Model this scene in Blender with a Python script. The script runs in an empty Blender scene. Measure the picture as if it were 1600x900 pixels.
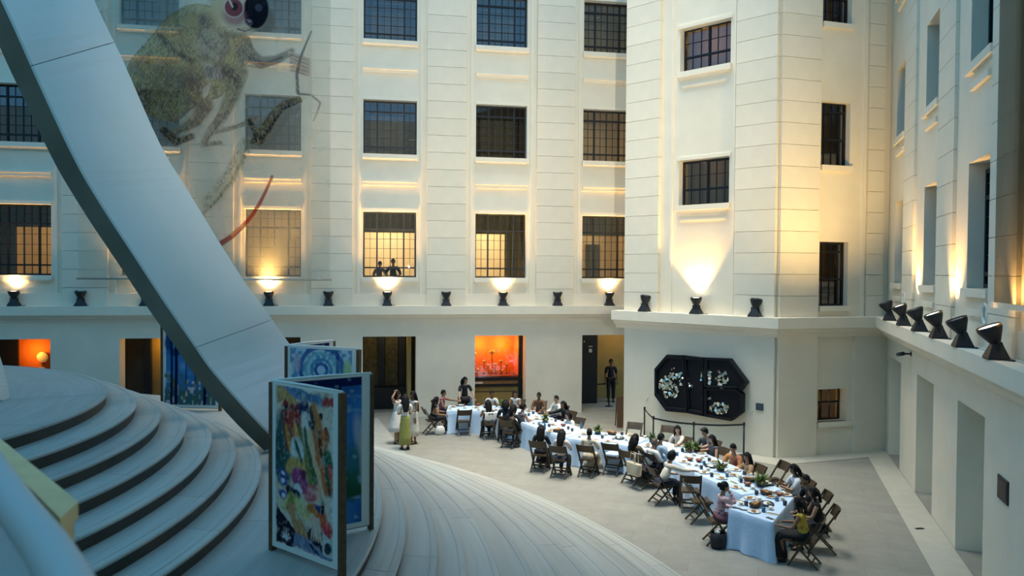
import bpy, bmesh, math, random
import numpy as np
from mathutils import Vector, Matrix, Euler

random.seed(7)
S = bpy.context.scene
COL = bpy.data.collections.new('atrium'); S.collection.children.link(COL)
R = math.radians
sin, cos, pi = math.sin, math.cos, math.pi

# ------------------------------------------------------------------ camera
EYE = Vector((0, 0, 5.25)); FPX = 1202.54
YAW, PITCH, ROLL = 0.1744, -0.0205, 0.0070
_f = Vector((sin(YAW)*cos(PITCH), cos(YAW)*cos(PITCH), sin(PITCH)))
_r = Vector((cos(YAW), -sin(YAW), 0)); _u = _r.cross(_f)
CR = cos(ROLL)*_r + sin(ROLL)*_u; CU = -sin(ROLL)*_r + cos(ROLL)*_u; CF = _f
cam = bpy.data.cameras.new('camera'); cam_o = bpy.data.objects.new('camera', cam); COL.objects.link(cam_o)
cam_o.matrix_world = Matrix(((CR.x, CU.x, -CF.x, EYE.x), (CR.y, CU.y, -CF.y, EYE.y), (CR.z, CU.z, -CF.z, EYE.z), (0, 0, 0, 1)))
cam.sensor_width = 36; cam.lens = FPX/1600*36; cam.clip_end = 300; cam.clip_start = .05
cam.dof.use_dof = True; cam.dof.focus_distance = 19; cam.dof.aperture_fstop = 2.6
S.camera = cam_o

# ------------------------------------------------------------------ world, exposure
W = bpy.data.worlds.new('dusk'); S.world = W; W.use_nodes = True
bg = W.node_tree.nodes['Background']
bg.inputs[0].default_value = (0.17, 0.53, 0.90, 1); bg.inputs[1].default_value = 0.85
S.view_settings.view_transform = 'Standard'; S.view_settings.look = 'None'
S.view_settings.gamma = 1; S.view_settings.exposure = 0.35; S.view_settings.use_curve_mapping = False
# daylight falling through the glazed dome above the court
dl = bpy.data.lights.new('dome_daylight', 'AREA'); dl.shape = 'DISK'; dl.size = 9; dl.energy = 800; dl.spread = R(56); dl.color = (1.0, 0.93, 0.78)
dlo = bpy.data.objects.new('dome_daylight', dl); COL.objects.link(dlo); dlo.location = (5.0, 20.2, 22); dlo.rotation_euler = (0, 0, 0)

# unseen spots added behind the viewer to brighten the upper walls
for nm, loc, tgt, en, ang in (('added_wall_flood', (2.4, -1.6, 5.6), (6.2, 26, 12.5), 8200, 46), ('added_wall_flood', (-1.5, -1.6, 5.6), (2.5, 28, 12.2), 4600, 42)):
    fl = bpy.data.lights.new(nm, 'SPOT'); fl.energy = en; fl.color = (1.0, .93, .77); fl.spot_size = R(ang); fl.spot_blend = 1.0; fl.shadow_soft_size = .04
    fo = bpy.data.objects.new(nm, fl); COL.objects.link(fo); fo.location = loc; fo.rotation_euler = (Vector(tgt)-Vector(loc)).to_track_quat('-Z', 'Y').to_euler()

# ------------------------------------------------------------------ helpers
def ray(px, py):
    return CF + CR*((px-800)/FPX) - CU*((py-450)/FPX)
def at_z(px, py, z=0.0):
    """the point of the level plane z that the photograph shows at a pixel"""
    d = ray(px, py); t = (z-EYE.z)/d.z
    return Vector((EYE.x+d.x*t, EYE.y+d.y*t, z))

class MB:
    def __init__(s): s.v = []; s.f = []; s.m = []; s.sm = []
    def add(s, vs, fs, m=0, smooth=False):
        b = len(s.v); s.v += [tuple(v) for v in vs]
        for f in fs: s.f.append(tuple(b+i for i in f)); s.m.append(m); s.sm.append(smooth)
    def box(s, x0, x1, y0, y1, z0, z1, m=0, M=None):
        vs = [Vector((x, y, z)) for z in (z0, z1) for y in (y0, y1) for x in (x0, x1)]
        if M is not None: vs = [M @ v for v in vs]
        s.add(vs, [(0,2,3,1),(4,5,7,6),(0,1,5,4),(2,6,7,3),(0,4,6,2),(1,3,7,5)], m)
    def bar(s, a, b, w, h=None, m=0, up=(0,0,1)):
        a = Vector(a); b = Vector(b); h = h or w; d = (b-a); L = d.length; d.normalize()
        u = Vector(up)
        if abs(d.dot(u)) > .98: u = Vector((0,1,0))
        x = d.cross(u).normalized(); z = x.cross(d)
        M = Matrix(((x.x,d.x,z.x,a.x),(x.y,d.y,z.y,a.y),(x.z,d.z,z.z,a.z),(0,0,0,1)))
        s.box(-w/2, w/2, 0, L, -h/2, h/2, m, M)
    def loft(s, rings, m=0, smooth=True, cap=True, closed=True):
        n = len(rings[0]); b = len(s.v)
        for r in rings: s.v += [tuple(p) for p in r]
        for i in range(len(rings)-1):
            for j in range(n if closed else n-1):
                k = (j+1) % n
                s.f.append((b+i*n+j, b+i*n+k, b+(i+1)*n+k, b+(i+1)*n+j)); s.m.append(m); s.sm.append(smooth)
        if cap and closed:
            s.f.append(tuple(b+j for j in reversed(range(n)))); s.m.append(m); s.sm.append(smooth)
            s.f.append(tuple(b+(len(rings)-1)*n+j for j in range(n))); s.m.append(m); s.sm.append(smooth)
    def tube(s, pts, rad, n=8, m=0, smooth=True):
        pts = [Vector(p) for p in pts]; rings = []
        for i, p in enumerate(pts):
            d = (pts[min(i+1, len(pts)-1)]-pts[max(i-1, 0)]).normalized()
            u = Vector((0,0,1)) if abs(d.z) < .95 else Vector((1,0,0))
            x = d.cross(u).normalized(); y = x.cross(d)
            r = rad[i] if isinstance(rad, (list, tuple)) else rad
            rings.append([p + (x*cos(2*pi*k/n) + y*sin(2*pi*k/n))*r for k in range(n)])
        s.loft(rings, m, smooth)
    def lathe(s, prof, n=16, m=0, c=(0,0,0), smooth=True, sx=1, sy=1):
        s.loft([[(c[0]+r*cos(2*pi*k/n)*sx, c[1]+r*sin(2*pi*k/n)*sy, c[2]+z) for k in range(n)] for r, z in prof], m, smooth)
    def ball(s, c, rx, ry=None, rz=None, n=12, k=8, m=0, M=None):
        ry = ry or rx; rz = rz or rx
        rings = []
        for i in range(k+1):
            t = -pi/2 + pi*i/k; t = max(-pi/2+.02, min(pi/2-.02, t))
            ring = [Vector((rx*cos(t)*cos(2*pi*j/n), ry*cos(t)*sin(2*pi*j/n), rz*sin(t))) for j in range(n)]
            if M is not None: ring = [M @ p for p in ring]
            rings.append([p+Vector(c) for p in ring])
        s.loft(rings, m, True)
    def prism(s, poly, z0, z1, m=0):
        n = len(poly); vs = [(p[0], p[1], z0) for p in poly] + [(p[0], p[1], z1) for p in poly]
        s.add(vs, [tuple(reversed(range(n))), tuple(range(n, 2*n))] + [(i, (i+1) % n, n+(i+1) % n, n+i) for i in range(n)], m)
    def wall(s, x0, x1, z0, z1, holes, y=0.0, depth=.45, m=0, jm=None):
        """an upright wall in the plane y (towards -y) with real openings and reveals"""
        jm = m if jm is None else jm
        xs = sorted({x0, x1} | {min(max(a, x0), x1) for h in holes for a in h[:2]})
        zs = sorted({z0, z1} | {min(max(a, z0), z1) for h in holes for a in h[2:4]})
        def hole(xm, zm): return any(h[0] < xm < h[1] and h[2] < zm < h[3] for h in holes)
        for i in range(len(xs)-1):
            for j in range(len(zs)-1):
                a, b, c, d = xs[i], xs[i+1], zs[j], zs[j+1]
                if hole((a+b)/2, (c+d)/2): continue
                s.add([(a,y,c),(b,y,c),(b,y,d),(a,y,d)], [(0,1,2,3)], m)
                s.add([(a,y+depth,c),(b,y+depth,c),(b,y+depth,d),(a,y+depth,d)], [(3,2,1,0)], m)
        for h in holes:
            a, b, c, d = max(h[0], x0), min(h[1], x1), max(h[2], z0), min(h[3], z1); e = y+depth
            s.add([(a,y,c),(a,y,d),(a,e,d),(a,e,c)], [(0,1,2,3)], jm)
            s.add([(b,y,c),(b,e,c),(b,e,d),(b,y,d)], [(0,1,2,3)], jm)
            s.add([(a,y,d),(b,y,d),(b,e,d),(a,e,d)], [(0,1,2,3)], jm)
            if c > z0+1e-4: s.add([(a,y,c),(a,e,c),(b,e,c),(b,y,c)], [(0,1,2,3)], jm)
        for (a, c, b, d) in ((x0, z0, x0, z1), (x1, z0, x1, z1)):
            s.add([(a,y,c),(a,y,d),(a,y+depth,d),(a,y+depth,c)], [(0,1,2,3)], m)
        s.add([(x0,y,z1),(x1,y,z1),(x1,y+depth,z1),(x0,y+depth,z1)], [(0,1,2,3)], m)
    def mesh(s, name, mats):
        me = bpy.data.meshes.new(name); me.from_pydata(s.v, [], s.f)
        for m in (mats if isinstance(mats, (list, tuple)) else [mats]): me.materials.append(m)
        me.polygons.foreach_set('material_index', s.m); me.polygons.foreach_set('use_smooth', s.sm)
        me.update(); return me
    def build(s, name, mats, parent=None, M=None):
        return put(name, s.mesh(name, mats), parent, M)

def put(name, me, parent=None, M=None):
    o = bpy.data.objects.new(name, me); COL.objects.link(o)
    if M is not None: o.matrix_basis = M
    if parent is not None: o.parent = parent
    return o
def tag(o, label=None, cat=None, group=None, kind=None):
    if label: o['label'] = label
    if cat: o['category'] = cat
    if group: o['group'] = group
    if kind: o['kind'] = kind
    return o
def empty(name, loc=(0,0,0), rz=0.0, M=None):
    o = bpy.data.objects.new(name, None); COL.objects.link(o); o.empty_display_size = .1
    o.matrix_basis = M if M is not None else Matrix.Translation(loc) @ Matrix.Rotation(rz, 4, 'Z')
    return o
def struct(name, mb, mats, parent=None, M=None, label=None):
    o = mb.build(name, mats, parent, M)
    if parent is None: tag(o, label, None, None, 'structure')
    return o
KIDS = {}
def copy_tree(o, M=None, parent=None):
    c = o.copy(); COL.objects.link(c); c.parent = parent
    if M is not None: c.matrix_basis = M
    for ch in children_of(o): copy_tree(ch, None, c)
    return c
def children_of(o): return [x for x in list(o.children)]
def light(kind, name, loc, energy, color, parent=None, **kw):
    l = bpy.data.lights.new(name, kind); l.energy = energy; l.color = color
    o = bpy.data.objects.new(name, l); COL.objects.link(o); o.location = loc
    if parent is not None: o.parent = parent
    for k, v in kw.items(): setattr(l, k, v)
    return o
def aim(o, target):
    o.rotation_euler = (Vector(target)-Vector(o.location)).to_track_quat('-Z', 'Y').to_euler()

# ------------------------------------------------------------------ materials
def mat(name, col, rough=.6, metal=0, var=0.0, scale=6.0, bump=0.0, bscale=40, emit=None, es=0, rnd=0.0, spec=.5, sheen=0, coord='Object'):
    m = bpy.data.materials.new(name); m.use_nodes = True; nt = m.node_tree; N = nt.nodes; L = nt.links
    b = N['Principled BSDF']; b.inputs['Base Color'].default_value = (*col, 1); b.inputs['Roughness'].default_value = rough
    b.inputs['Metallic'].default_value = metal; b.inputs['Specular IOR Level'].default_value = spec
    if sheen: b.inputs['Sheen Weight'].default_value = sheen
    if emit: b.inputs['Emission Color'].default_value = (*emit, 1); b.inputs['Emission Strength'].default_value = es
    tc = N.new('ShaderNodeTexCoord')
    if var or rnd:
        nz = N.new('ShaderNodeTexNoise'); nz.inputs['Scale'].default_value = scale; nz.inputs['Detail'].default_value = 5
        L.new(tc.outputs[coord], nz.inputs['Vector'])
        mp = N.new('ShaderNodeMapRange'); mp.inputs['To Min'].default_value = 1-var; mp.inputs['To Max'].default_value = 1+var
        mp.inputs['From Min'].default_value = .3; mp.inputs['From Max'].default_value = .7
        L.new(nz.outputs['Fac'], mp.inputs['Value']); fac = mp.outputs[0]
        if rnd:
            oi = N.new('ShaderNodeObjectInfo'); m2 = N.new('ShaderNodeMapRange'); m2.inputs['To Min'].default_value = 1-rnd; m2.inputs['To Max'].default_value = 1+rnd
            L.new(oi.outputs['Random'], m2.inputs['Value']); mu = N.new('ShaderNodeMath'); mu.operation = 'MULTIPLY'
            L.new(fac, mu.inputs[0]); L.new(m2.outputs[0], mu.inputs[1]); fac = mu.outputs[0]
        vm = N.new('ShaderNodeVectorMath'); vm.operation = 'SCALE'; vm.inputs[0].default_value = col
        L.new(fac, vm.inputs['Scale']); L.new(vm.outputs[0], b.inputs['Base Color'])
    if bump:
        n2 = N.new('ShaderNodeTexNoise'); n2.inputs['Scale'].default_value = bscale; n2.inputs['Detail'].default_value = 4
        L.new(tc.outputs[coord], n2.inputs['Vector']); bp = N.new('ShaderNodeBump'); bp.inputs['Strength'].default_value = bump
        bp.inputs['Distance'].default_value = .02; L.new(n2.outputs['Fac'], bp.inputs['Height']); L.new(bp.outputs[0], b.inputs['Normal'])
    return m
def glass_mat(name, tint, refl=.10, rough=.0):
    m = bpy.data.materials.new(name); m.use_nodes = True; nt = m.node_tree; N = nt.nodes; L = nt.links
    N.remove(N['Principled BSDF']); out = N['Material Output']
    t = N.new('ShaderNodeBsdfTransparent'); t.inputs[0].default_value = (*tint, 1)
    g = N.new('ShaderNodeBsdfGlossy'); g.inputs['Roughness'].default_value = rough; g.inputs[0].default_value = (.9,.95,1,1)
    fr = N.new('ShaderNodeFresnel'); fr.inputs[0].default_value = 1.5
    ad = N.new('ShaderNodeMath'); ad.operation = 'ADD'; ad.inputs[1].default_value = refl; L.new(fr.outputs[0], ad.inputs[0])
    mx = N.new('ShaderNodeMixShader'); L.new(ad.outputs[0], mx.inputs[0]); L.new(t.outputs[0], mx.inputs[1]); L.new(g.outputs[0], mx.inputs[2])
    L.new(mx.outputs[0], out.inputs['Surface']); return m
def attr_mat(name, rough=.8, alpha=False, trans=.35):
    """flat print: colours come from the print stored on the cloth"""
    m = bpy.data.materials.new(name); m.use_nodes = True; nt = m.node_tree; N = nt.nodes; L = nt.links
    b = N['Principled BSDF']; b.inputs['Roughness'].default_value = rough; b.inputs['Specular IOR Level'].default_value = .15
    a = N.new('ShaderNodeAttribute'); a.attribute_name = 'print'
    wv = N.new('ShaderNodeTexNoise'); wv.inputs['Scale'].default_value = 240
    bp = N.new('ShaderNodeBump'); bp.inputs['Strength'].default_value = .12; L.new(wv.outputs['Fac'], bp.inputs['Height']); L.new(bp.outputs[0], b.inputs['Normal'])
    L.new(a.outputs['Color'], b.inputs['Base Color'])
    if alpha:
        out = N['Material Output']; tl = N.new('ShaderNodeBsdfTranslucent'); L.new(a.outputs['Color'], tl.inputs[0])
        m1 = N.new('ShaderNodeMixShader'); m1.inputs[0].default_value = trans; L.new(b.outputs[0], m1.inputs[1]); L.new(tl.outputs[0], m1.inputs[2])
        tr = N.new('ShaderNodeBsdfTransparent'); m2 = N.new('ShaderNodeMixShader')
        L.new(a.outputs['Alpha'], m2.inputs[0]); L.new(tr.outputs[0], m2.inputs[1]); L.new(m1.outputs[0], m2.inputs[2]); L.new(m2.outputs[0], out.inputs['Surface'])
    return m
M_ = {}
M_['wall'] = mat('painted_limestone', (.80,.735,.60), .85, var=.04, scale=1.3, bump=.15, bscale=55)
M_['stone'] = mat('limestone_block', (.79,.725,.59), .85, var=.035, scale=2.0, bump=.18, bscale=60, rnd=.03)
M_['trim'] = mat('limestone_trim', (.82,.755,.62), .8, var=.03, scale=2, bump=.1)
M_['joint'] = mat('joint_mortar', (.45,.41,.33), .9)
M_['room'] = mat('gallery_plaster', (.62,.52,.36), .9, var=.05, scale=2)
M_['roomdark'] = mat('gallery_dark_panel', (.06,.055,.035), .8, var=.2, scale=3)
M_['dimsheet'] = mat('dim_brown_sheet', (.17,.135,.07), .9, var=.1, scale=2)
M_['ochre'] = mat('ochre_plaster', (.42,.30,.10), .9, var=.1, scale=2)
M_['orange'] = mat('orange_backdrop', (.85,.20,.02), .8)
M_['steel'] = mat('black_steel', (.012,.016,.022), .45, .3)
M_['black'] = mat('matt_black', (.008,.010,.014), .5)
M_['glass'] = glass_mat('window_glass', (.80,.88,.90), .06)
M_['dimglass'] = glass_mat('dim_window_glass', (.45,.52,.55), .10)
M_['wood'] = mat('oiled_chair_wood', (.050,.031,.014), .5, var=.3, scale=30, rnd=.25)
M_['darkwood'] = mat('dark_post_wood', (.105,.052,.020), .55, var=.3, scale=20)
M_['white'] = mat('white_clad_panel', (.80,.82,.78), .45, var=.03, scale=.8)
M_['edge'] = mat('bronze_edge', (.19,.175,.135), .42, .25, var=.2, scale=1.2)
M_['floorstrip'] = mat('pale_border_stone', (.46,.44,.37), .6, var=.06, scale=3)
M_['inlay'] = mat('grey_inlay_stone', (.36,.37,.34), .6, var=.08, scale=3)
# ------------------------------------------------------------------ the court's walls
YA = 27.99; BAY = 4.0357; X0 = -12.5855; WW = 1.8915
THB, THC, THD = 2.2222, .1138, 1.0832
CB = Vector((11.2427, 20.2983, 0)); BL = Vector((8.143, 24.364, 0))
LEDGE = 4.02
def frame_M(p, ang): return Matrix.Translation((p[0], p[1], 0)) @ Matrix.Rotation(ang, 4, 'Z')
FA = Matrix.Translation((0, YA, 0))
FB = frame_M(BL, THB-pi); LB = (CB-BL).length
FC = frame_M(CB, THC)
nD = Vector((-sin(THD), cos(THD)))*-3.5992; dD = Vector((cos(THD), sin(THD)))
# corner of the C and D walls
_c = Vector((cos(THC), sin(THC)))
_t = np.linalg.solve(np.array([[_c.x, -dD.x], [_c.y, -dD.y]]), np.array([nD.x-CB.x, nD.y-CB.y]))
LC = float(_t[0]); PD = Vector((CB.x+_c.x*LC, CB.y+_c.y*LC, 0)); FD = frame_M(PD, THD+pi); LD = 26.0
ROWS = [(5.04, 7.40), (9.43, 11.36), (13.475, 15.40)]
TOP = 16.6; DOOR = 2.915
colx = lambda k: X0 + k*BAY
E_DOORS = [(colx(k), colx(k)+WW, 0, DOOR) for k in range(-1, 6)]
mb = MB()
XL, XR = -18.5, 9.75
mb.wall(XL, XR, 0, 3.72, E_DOORS, -.12, .60)
mb.wall(XL, XR, 3.72, TOP, [(colx(k), colx(k)+WW, a, b) for k in range(-1, 6) for a, b in ROWS], 0, .42)
wallA = struct('wall_far', mb, M_['wall'], None, FA, 'cream stone far wall of the court')
_blk = {}
def block(parent, x0, x1, z0, z1, d=.12, name='stone_block', y1=0.0):
    key = (round(x1-x0, 3), round(z1-z0, 3), d)
    if key not in _blk:
        b = MB(); w, h = key[0], key[1]; c = .004
        b.add([(0,0,0),(w,0,0),(w,0,h),(0,0,h),(0,-d+c,0),(w,-d+c,0),(w,-d+c,h),(0,-d+c,h),(c,-d,c),(w-c,-d,c),(w-c,-d,h-c),(c,-d,h-c)],
              [(4,5,9,8),(5,6,10,9),(6,7,11,10),(7,4,8,11),(8,9,10,11),(0,1,5,4),(1,2,6,5),(2,3,7,6),(3,0,4,7)])
        _blk[key] = b.mesh('stone_block', M_['stone'])
    return put(name, _blk[key], parent, Matrix.Translation((x0, y1, z0)))
COURSE = .615; GAP = .010
def pilaster(parent, x0, x1, z0=LEDGE, z1=TOP, d=.12, z_shift=0.0):
    z = z0 + z_shift
    if z_shift > .1: block(parent, x0, x1, z0, z-GAP, d)
    while z < z1-.05:
        block(parent, x0, x1, z, min(z+COURSE-GAP, z1), d); z += COURSE
# pilasters of the far wall, course by course
for k in range(-1, 6):
    pilaster(wallA, colx(k)-BAY+WW+.36, colx(k)-.36)
    # sills, mid mouldings and heads of each bay
    for j, (a, b) in enumerate(ROWS):
        s = MB(); s.box(colx(k)-.05, colx(k)+WW+.05, -.15, .10, a-.16, a); s.box(colx(k)-.02, colx(k)+WW+.02, -.09, 0, a-.22, a-.16)
        s.build('window_sill', M_['trim'], wallA)
        s = MB(); s.box(colx(k)-.02, colx(k)+WW+.02, -.06, 0, b, b+.10); s.build('window_head', M_['trim'], wallA)
        if j < 2:
            m = (b+ROWS[j+1][0])/2
            s = MB(); s.box(colx(k)-.02, colx(k)+WW+.02, -.07, 0, m-.10, m+.02); s.box(colx(k)-.02, colx(k)+WW+.02, -.12, 0, m+.02, m+.08)
            s.build('band_moulding', M_['trim'], wallA)
    for sgn in (0, 1):   # slim vertical fillets beside the windows
        s = MB(); xx = colx(k)-.20 if sgn == 0 else colx(k)+WW+.12
        s.box(xx, xx+.08, -.05, 0, LEDGE, TOP); s.build('fillet', M_['trim'], wallA)
s = MB(); s.box(XL, XR-.3, -.075, 0, LEDGE, LEDGE+.42); s.build('plinth_course', M_['trim'], wallA)

def ledge_mesh(mb, x0, x1, a0=0.0, a1=0.0, out=.42):
    """a string-course ledge in a wall's own frame; a0/a1 shear the ends so that corners meet"""
    prof = [(0.02, LEDGE), (-out, LEDGE), (-out, LEDGE-.30), (-out+.10, LEDGE-.33), (-out+.16, LEDGE-.42), (-.16, LEDGE-.48), (-.12, LEDGE-.58), (0.02, LEDGE-.58)]
    mb.loft([[(x0+y*a0, y, z) for y, z in prof], [(x1+y*a1, y, z) for y, z in prof]], smooth=False)
mb = MB(); ledge_mesh(mb, XL, 9.4); struct('trim_1', mb, M_['trim'], None, FA, 'projecting stone ledge along the far wall')
tB = math.tan((THC-(THB-pi))/2); tC = math.tan((THD+pi-THC-2*pi)/2)
mb = MB(); ledge_mesh(mb, -.32, LB, 0, -tB); struct('trim_2', mb, M_['trim'], None, FB, 'stone ledge around the corner pavilion over the wall art')
mb = MB(); ledge_mesh(mb, 0, LC, tB, -tC); struct('trim_3', mb, M_['trim'], None, FC, 'stone ledge over the narrow recessed window')
mb = MB(); ledge_mesh(mb, 0, LD, tC, 0); struct('trim_4', mb, M_['trim'], None, FD, 'stone ledge carrying spotlights along the near side wall')

# pavilion, face towards the tables (B)
def inv(F, x, y, z=0):
    v = F.inverted() @ Vector((x, y, z)); return v
bw = [(1.90, 3.52)]   # window bay along B
BR = [(7.36, 8.755), (11.485, 12.835)]
mb = MB(); mb.wall(0, LB, 0, 3.72, [], -.12, .6)
mb.wall(0, LB, 3.72, TOP, [(1.90, 3.60, a, b) for a, b in BR], 0, .42)
# hidden return of the pavilion back to the far wall
mb.add([(0,-.12,0),(0,-.12,TOP),(-1.15,3.78,TOP),(-1.15,3.78,0)], [(0,1,2,3)])
wallB = struct('wall_pavilion', mb, M_['wall'], None, FB, 'cream corner pavilion wall carrying the dark mirror art')
pilaster(wallB, 0, 1.27, LEDGE, TOP, .16); pilaster(wallB, 3.86, LB, LEDGE, TOP, .16)
for a, b in BR:
    s = MB(); s.box(1.84, 3.66, -.13, .1, a-.16, a); s.box(1.9, 3.6, -.08, 0, a-.23, a-.16); s.build('window_sill', M_['trim'], wallB)
    s = MB(); s.box(1.84, 3.66, -.05, 0, b, b+.1); s.build('window_head', M_['trim'], wallB)
    s = MB(); s.box(2.0, 3.5, -.05, 0, a-.48, a-.42); s.build('band_moulding', M_['trim'], wallB)
s = MB(); s.box(1.62, 1.70, -.06, 0, LEDGE, TOP); s.build('fillet', M_['trim'], wallB)
s = MB(); s.box(3.74, 3.80, -.06, 0, LEDGE, TOP); s.build('fillet', M_['trim'], wallB)

# pavilion, narrow face (C)
CRW = [(.94, 1.90), (4.33, 6.20), (8.415, 10.26), (12.53, 14.4)]
cx0, cx1 = 1.42, 2.42
mb = MB(); mb.wall(0, LC, 0, 3.72, [(cx0, cx1, .94, 1.90)], -.02, .45)
mb.wall(0, LC, 3.72, TOP, [(cx0, cx1, a, b) for a, b in CRW[1:]], 0, .42)
wallC = struct('wall_side', mb, M_['wall'], None, FC, 'cream narrow wall beside the pavilion with one window per floor')
pilaster(wallC, 0, 1.30, LEDGE, TOP, .14)
pilaster(wallC, 3.02, LC-.25, LEDGE, TOP, .08)
mbp = MB(); mbp.box(0, 1.30, -.14, 0, 0, LEDGE-.4); mbp.build('pier', M_['wall'], wallC)
mbp = MB(); mbp.box(2.62, LC, -.12, 0, 0, LEDGE-.4); mbp.build('pier', M_['wall'], wallC)
for a, b in CRW[1:]:
    s = MB(); s.box(cx0-.03, cx1+.05, -.10, .1, a-.15, a); s.build('window_sill', M_['trim'], wallC)
s = MB(); s.box(cx0-.03, 2.6, -.10, .1, .80, .94); s.build('window_sill', M_['trim'], wallC)
s = MB(); s.box(2.86, 2.95, -.06, 0, LEDGE, TOP); s.build('fillet', M_['trim'], wallC)

# near side wall (D); its own x runs from the corner towards the camera
def sD(x, y): return (FD.inverted() @ Vector((x, y, 0))).x
d_near = [sD(13.875, 18.484), sD(11.951, 14.856), sD(10.062, 11.292)]
d_near += [d_near[2]+BAY, d_near[2]+2*BAY, d_near[2]+3*BAY]
mb = MB()
mb.wall(0, LD, 0, 3.72, [(n-1.88, n, 0, 2.87) for n in d_near], 0, .62)
w_near = [n+.24 for n in d_near]
DR = [(5.02, 7.30), (9.05, 11.05), (13.1, 15.1)]
mb.wall(0, LD, 3.72, TOP, [(n-1.62, n, a, b) for n in w_near for a, b in DR], 0, .62)
wallD = struct('wall_near', mb, M_['wall'], None, FD, 'cream near side wall with tall openings and spotlit pilasters')
for n in w_near:
    pilaster(wallD, n+.06, n+1.52, LEDGE, TOP, .07)
    for a, b in DR:
        s = MB(); s.box(n-1.66, n+.03, -.10, .1, a-.15, a); s.build('window_sill', M_['trim'], wallD)
        s = MB(); s.box(n-1.4, n-.2, -.07, 0, a-.48, a-.36); s.build('band_moulding', M_['trim'], wallD)
for n in d_near:      # closed backs of the tall ground-floor niches
    s = MB(); s.box(n-1.88, n, .60, .66, 0, 2.87); s.build('niche_back', M_['wall'], wallD)
s = MB(); s.box(0, LD, -.045, 0, LEDGE, LEDGE+.42); s.build('plinth_course', M_['trim'], wallD)

# the court's remaining walls, behind and beside the viewer
mb = MB(); mb.wall(-30, 3.1, 0, TOP, [], 0, .4)
struct('wall_back', mb, M_['wall'], None, Matrix.Translation((0,-2.6,0)) @ Matrix.Scale(-1, 4, (0,1,0)), 'cream stone wall of the court behind the viewer')
mb = MB(); mb.wall(0, 23, 0, TOP, [], 0, .4)
struct('wall_left', mb, M_['wall'], None, frame_M((-30, 8), math.atan2(20, 11.5)), 'cream stone wall of the court beyond the podium')
mb = MB(); mb.wall(0, 10.6, 0, TOP, [], 0, .4)
struct('wall_left_return', mb, M_['wall'], None, frame_M((-30, -2.6), pi/2), 'short cream wall joining the court walls')
# galleries seen through the windows and doors of the far wall
mb = MB()
for z in (4.0, 8.15, 12.2, 16.4): mb.box(XL, XR+1, .42, 5.2, z-.25, z+.05)
mb.box(XL, XR+1, 5.0, 5.2, 0, TOP)
for k in range(-1, 7): mb.box(colx(k)-1.2, colx(k)-1.05, .42, 5.2, 4.0, TOP)
struct('wall_gallery', mb, M_['room'], None, FA, 'gallery rooms behind the far wall windows')
mb = MB()
for k in (0, 3, 4, 5): mb.box(colx(k)-1.0, colx(k)+2.9, 1.5, 1.65, 6.72, 8.1)  # added dark sheets hide the bright room behind the lower windows
mb.box(colx(4)+1.30, colx(4)+2.2, 1.2, 1.3, 4.05, 6.72); mb.box(colx(0)-1, colx(0)+.30, 1.2, 1.3, 4.05, 6.72); mb.box(colx(5)+.75, colx(5)+1.35, 2.2, 2.3, 4.05, 6.4)
struct('wall_gallery_dim_sheet', mb, M_['dimsheet'], None, FA, 'added dark sheets hiding parts of the warm lower galleries')
mb = MB()
mb.box(XL, XR+6, .48, 6.5, -.02, .004); struct('floor_gallery', mb, M_['inlay'], None, FA, 'grey gallery floor beyond the ground-floor openings')
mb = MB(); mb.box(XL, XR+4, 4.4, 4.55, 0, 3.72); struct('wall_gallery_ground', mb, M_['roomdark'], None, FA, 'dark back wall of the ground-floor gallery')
# rooms behind the pavilion and side walls
for nm, F, L in (('wall_pavilion_room', FB, LB), ('wall_side_room', FC, LC)):
    mb = MB()
    mb.add([(0.3,1.7,0),(L-.3,1.7,0),(L-.3,1.7,TOP),(.3,1.7,TOP)], [(0,1,2,3)])
    for z in (3.4, 7.0, 11.0, 15.0): mb.box(.3, L-.3, .42, 1.7, z-.2, z)
    for xx in (.3, L-.3): mb.add([(xx,.42,0),(xx,1.7,0),(xx,1.7,TOP),(xx,.42,TOP)], [(0,1,2,3)])
    struct(nm, mb, M_['ochre'], None, F, 'stair hall seen through the small windows')
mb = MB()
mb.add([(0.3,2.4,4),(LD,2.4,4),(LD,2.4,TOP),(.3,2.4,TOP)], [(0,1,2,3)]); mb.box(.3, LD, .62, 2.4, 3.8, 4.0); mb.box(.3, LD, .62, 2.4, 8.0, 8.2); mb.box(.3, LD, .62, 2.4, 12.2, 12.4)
struct('wall_near_room', mb, M_['roomdark'], None, FD, 'dark rooms behind the near side wall windows')

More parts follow.
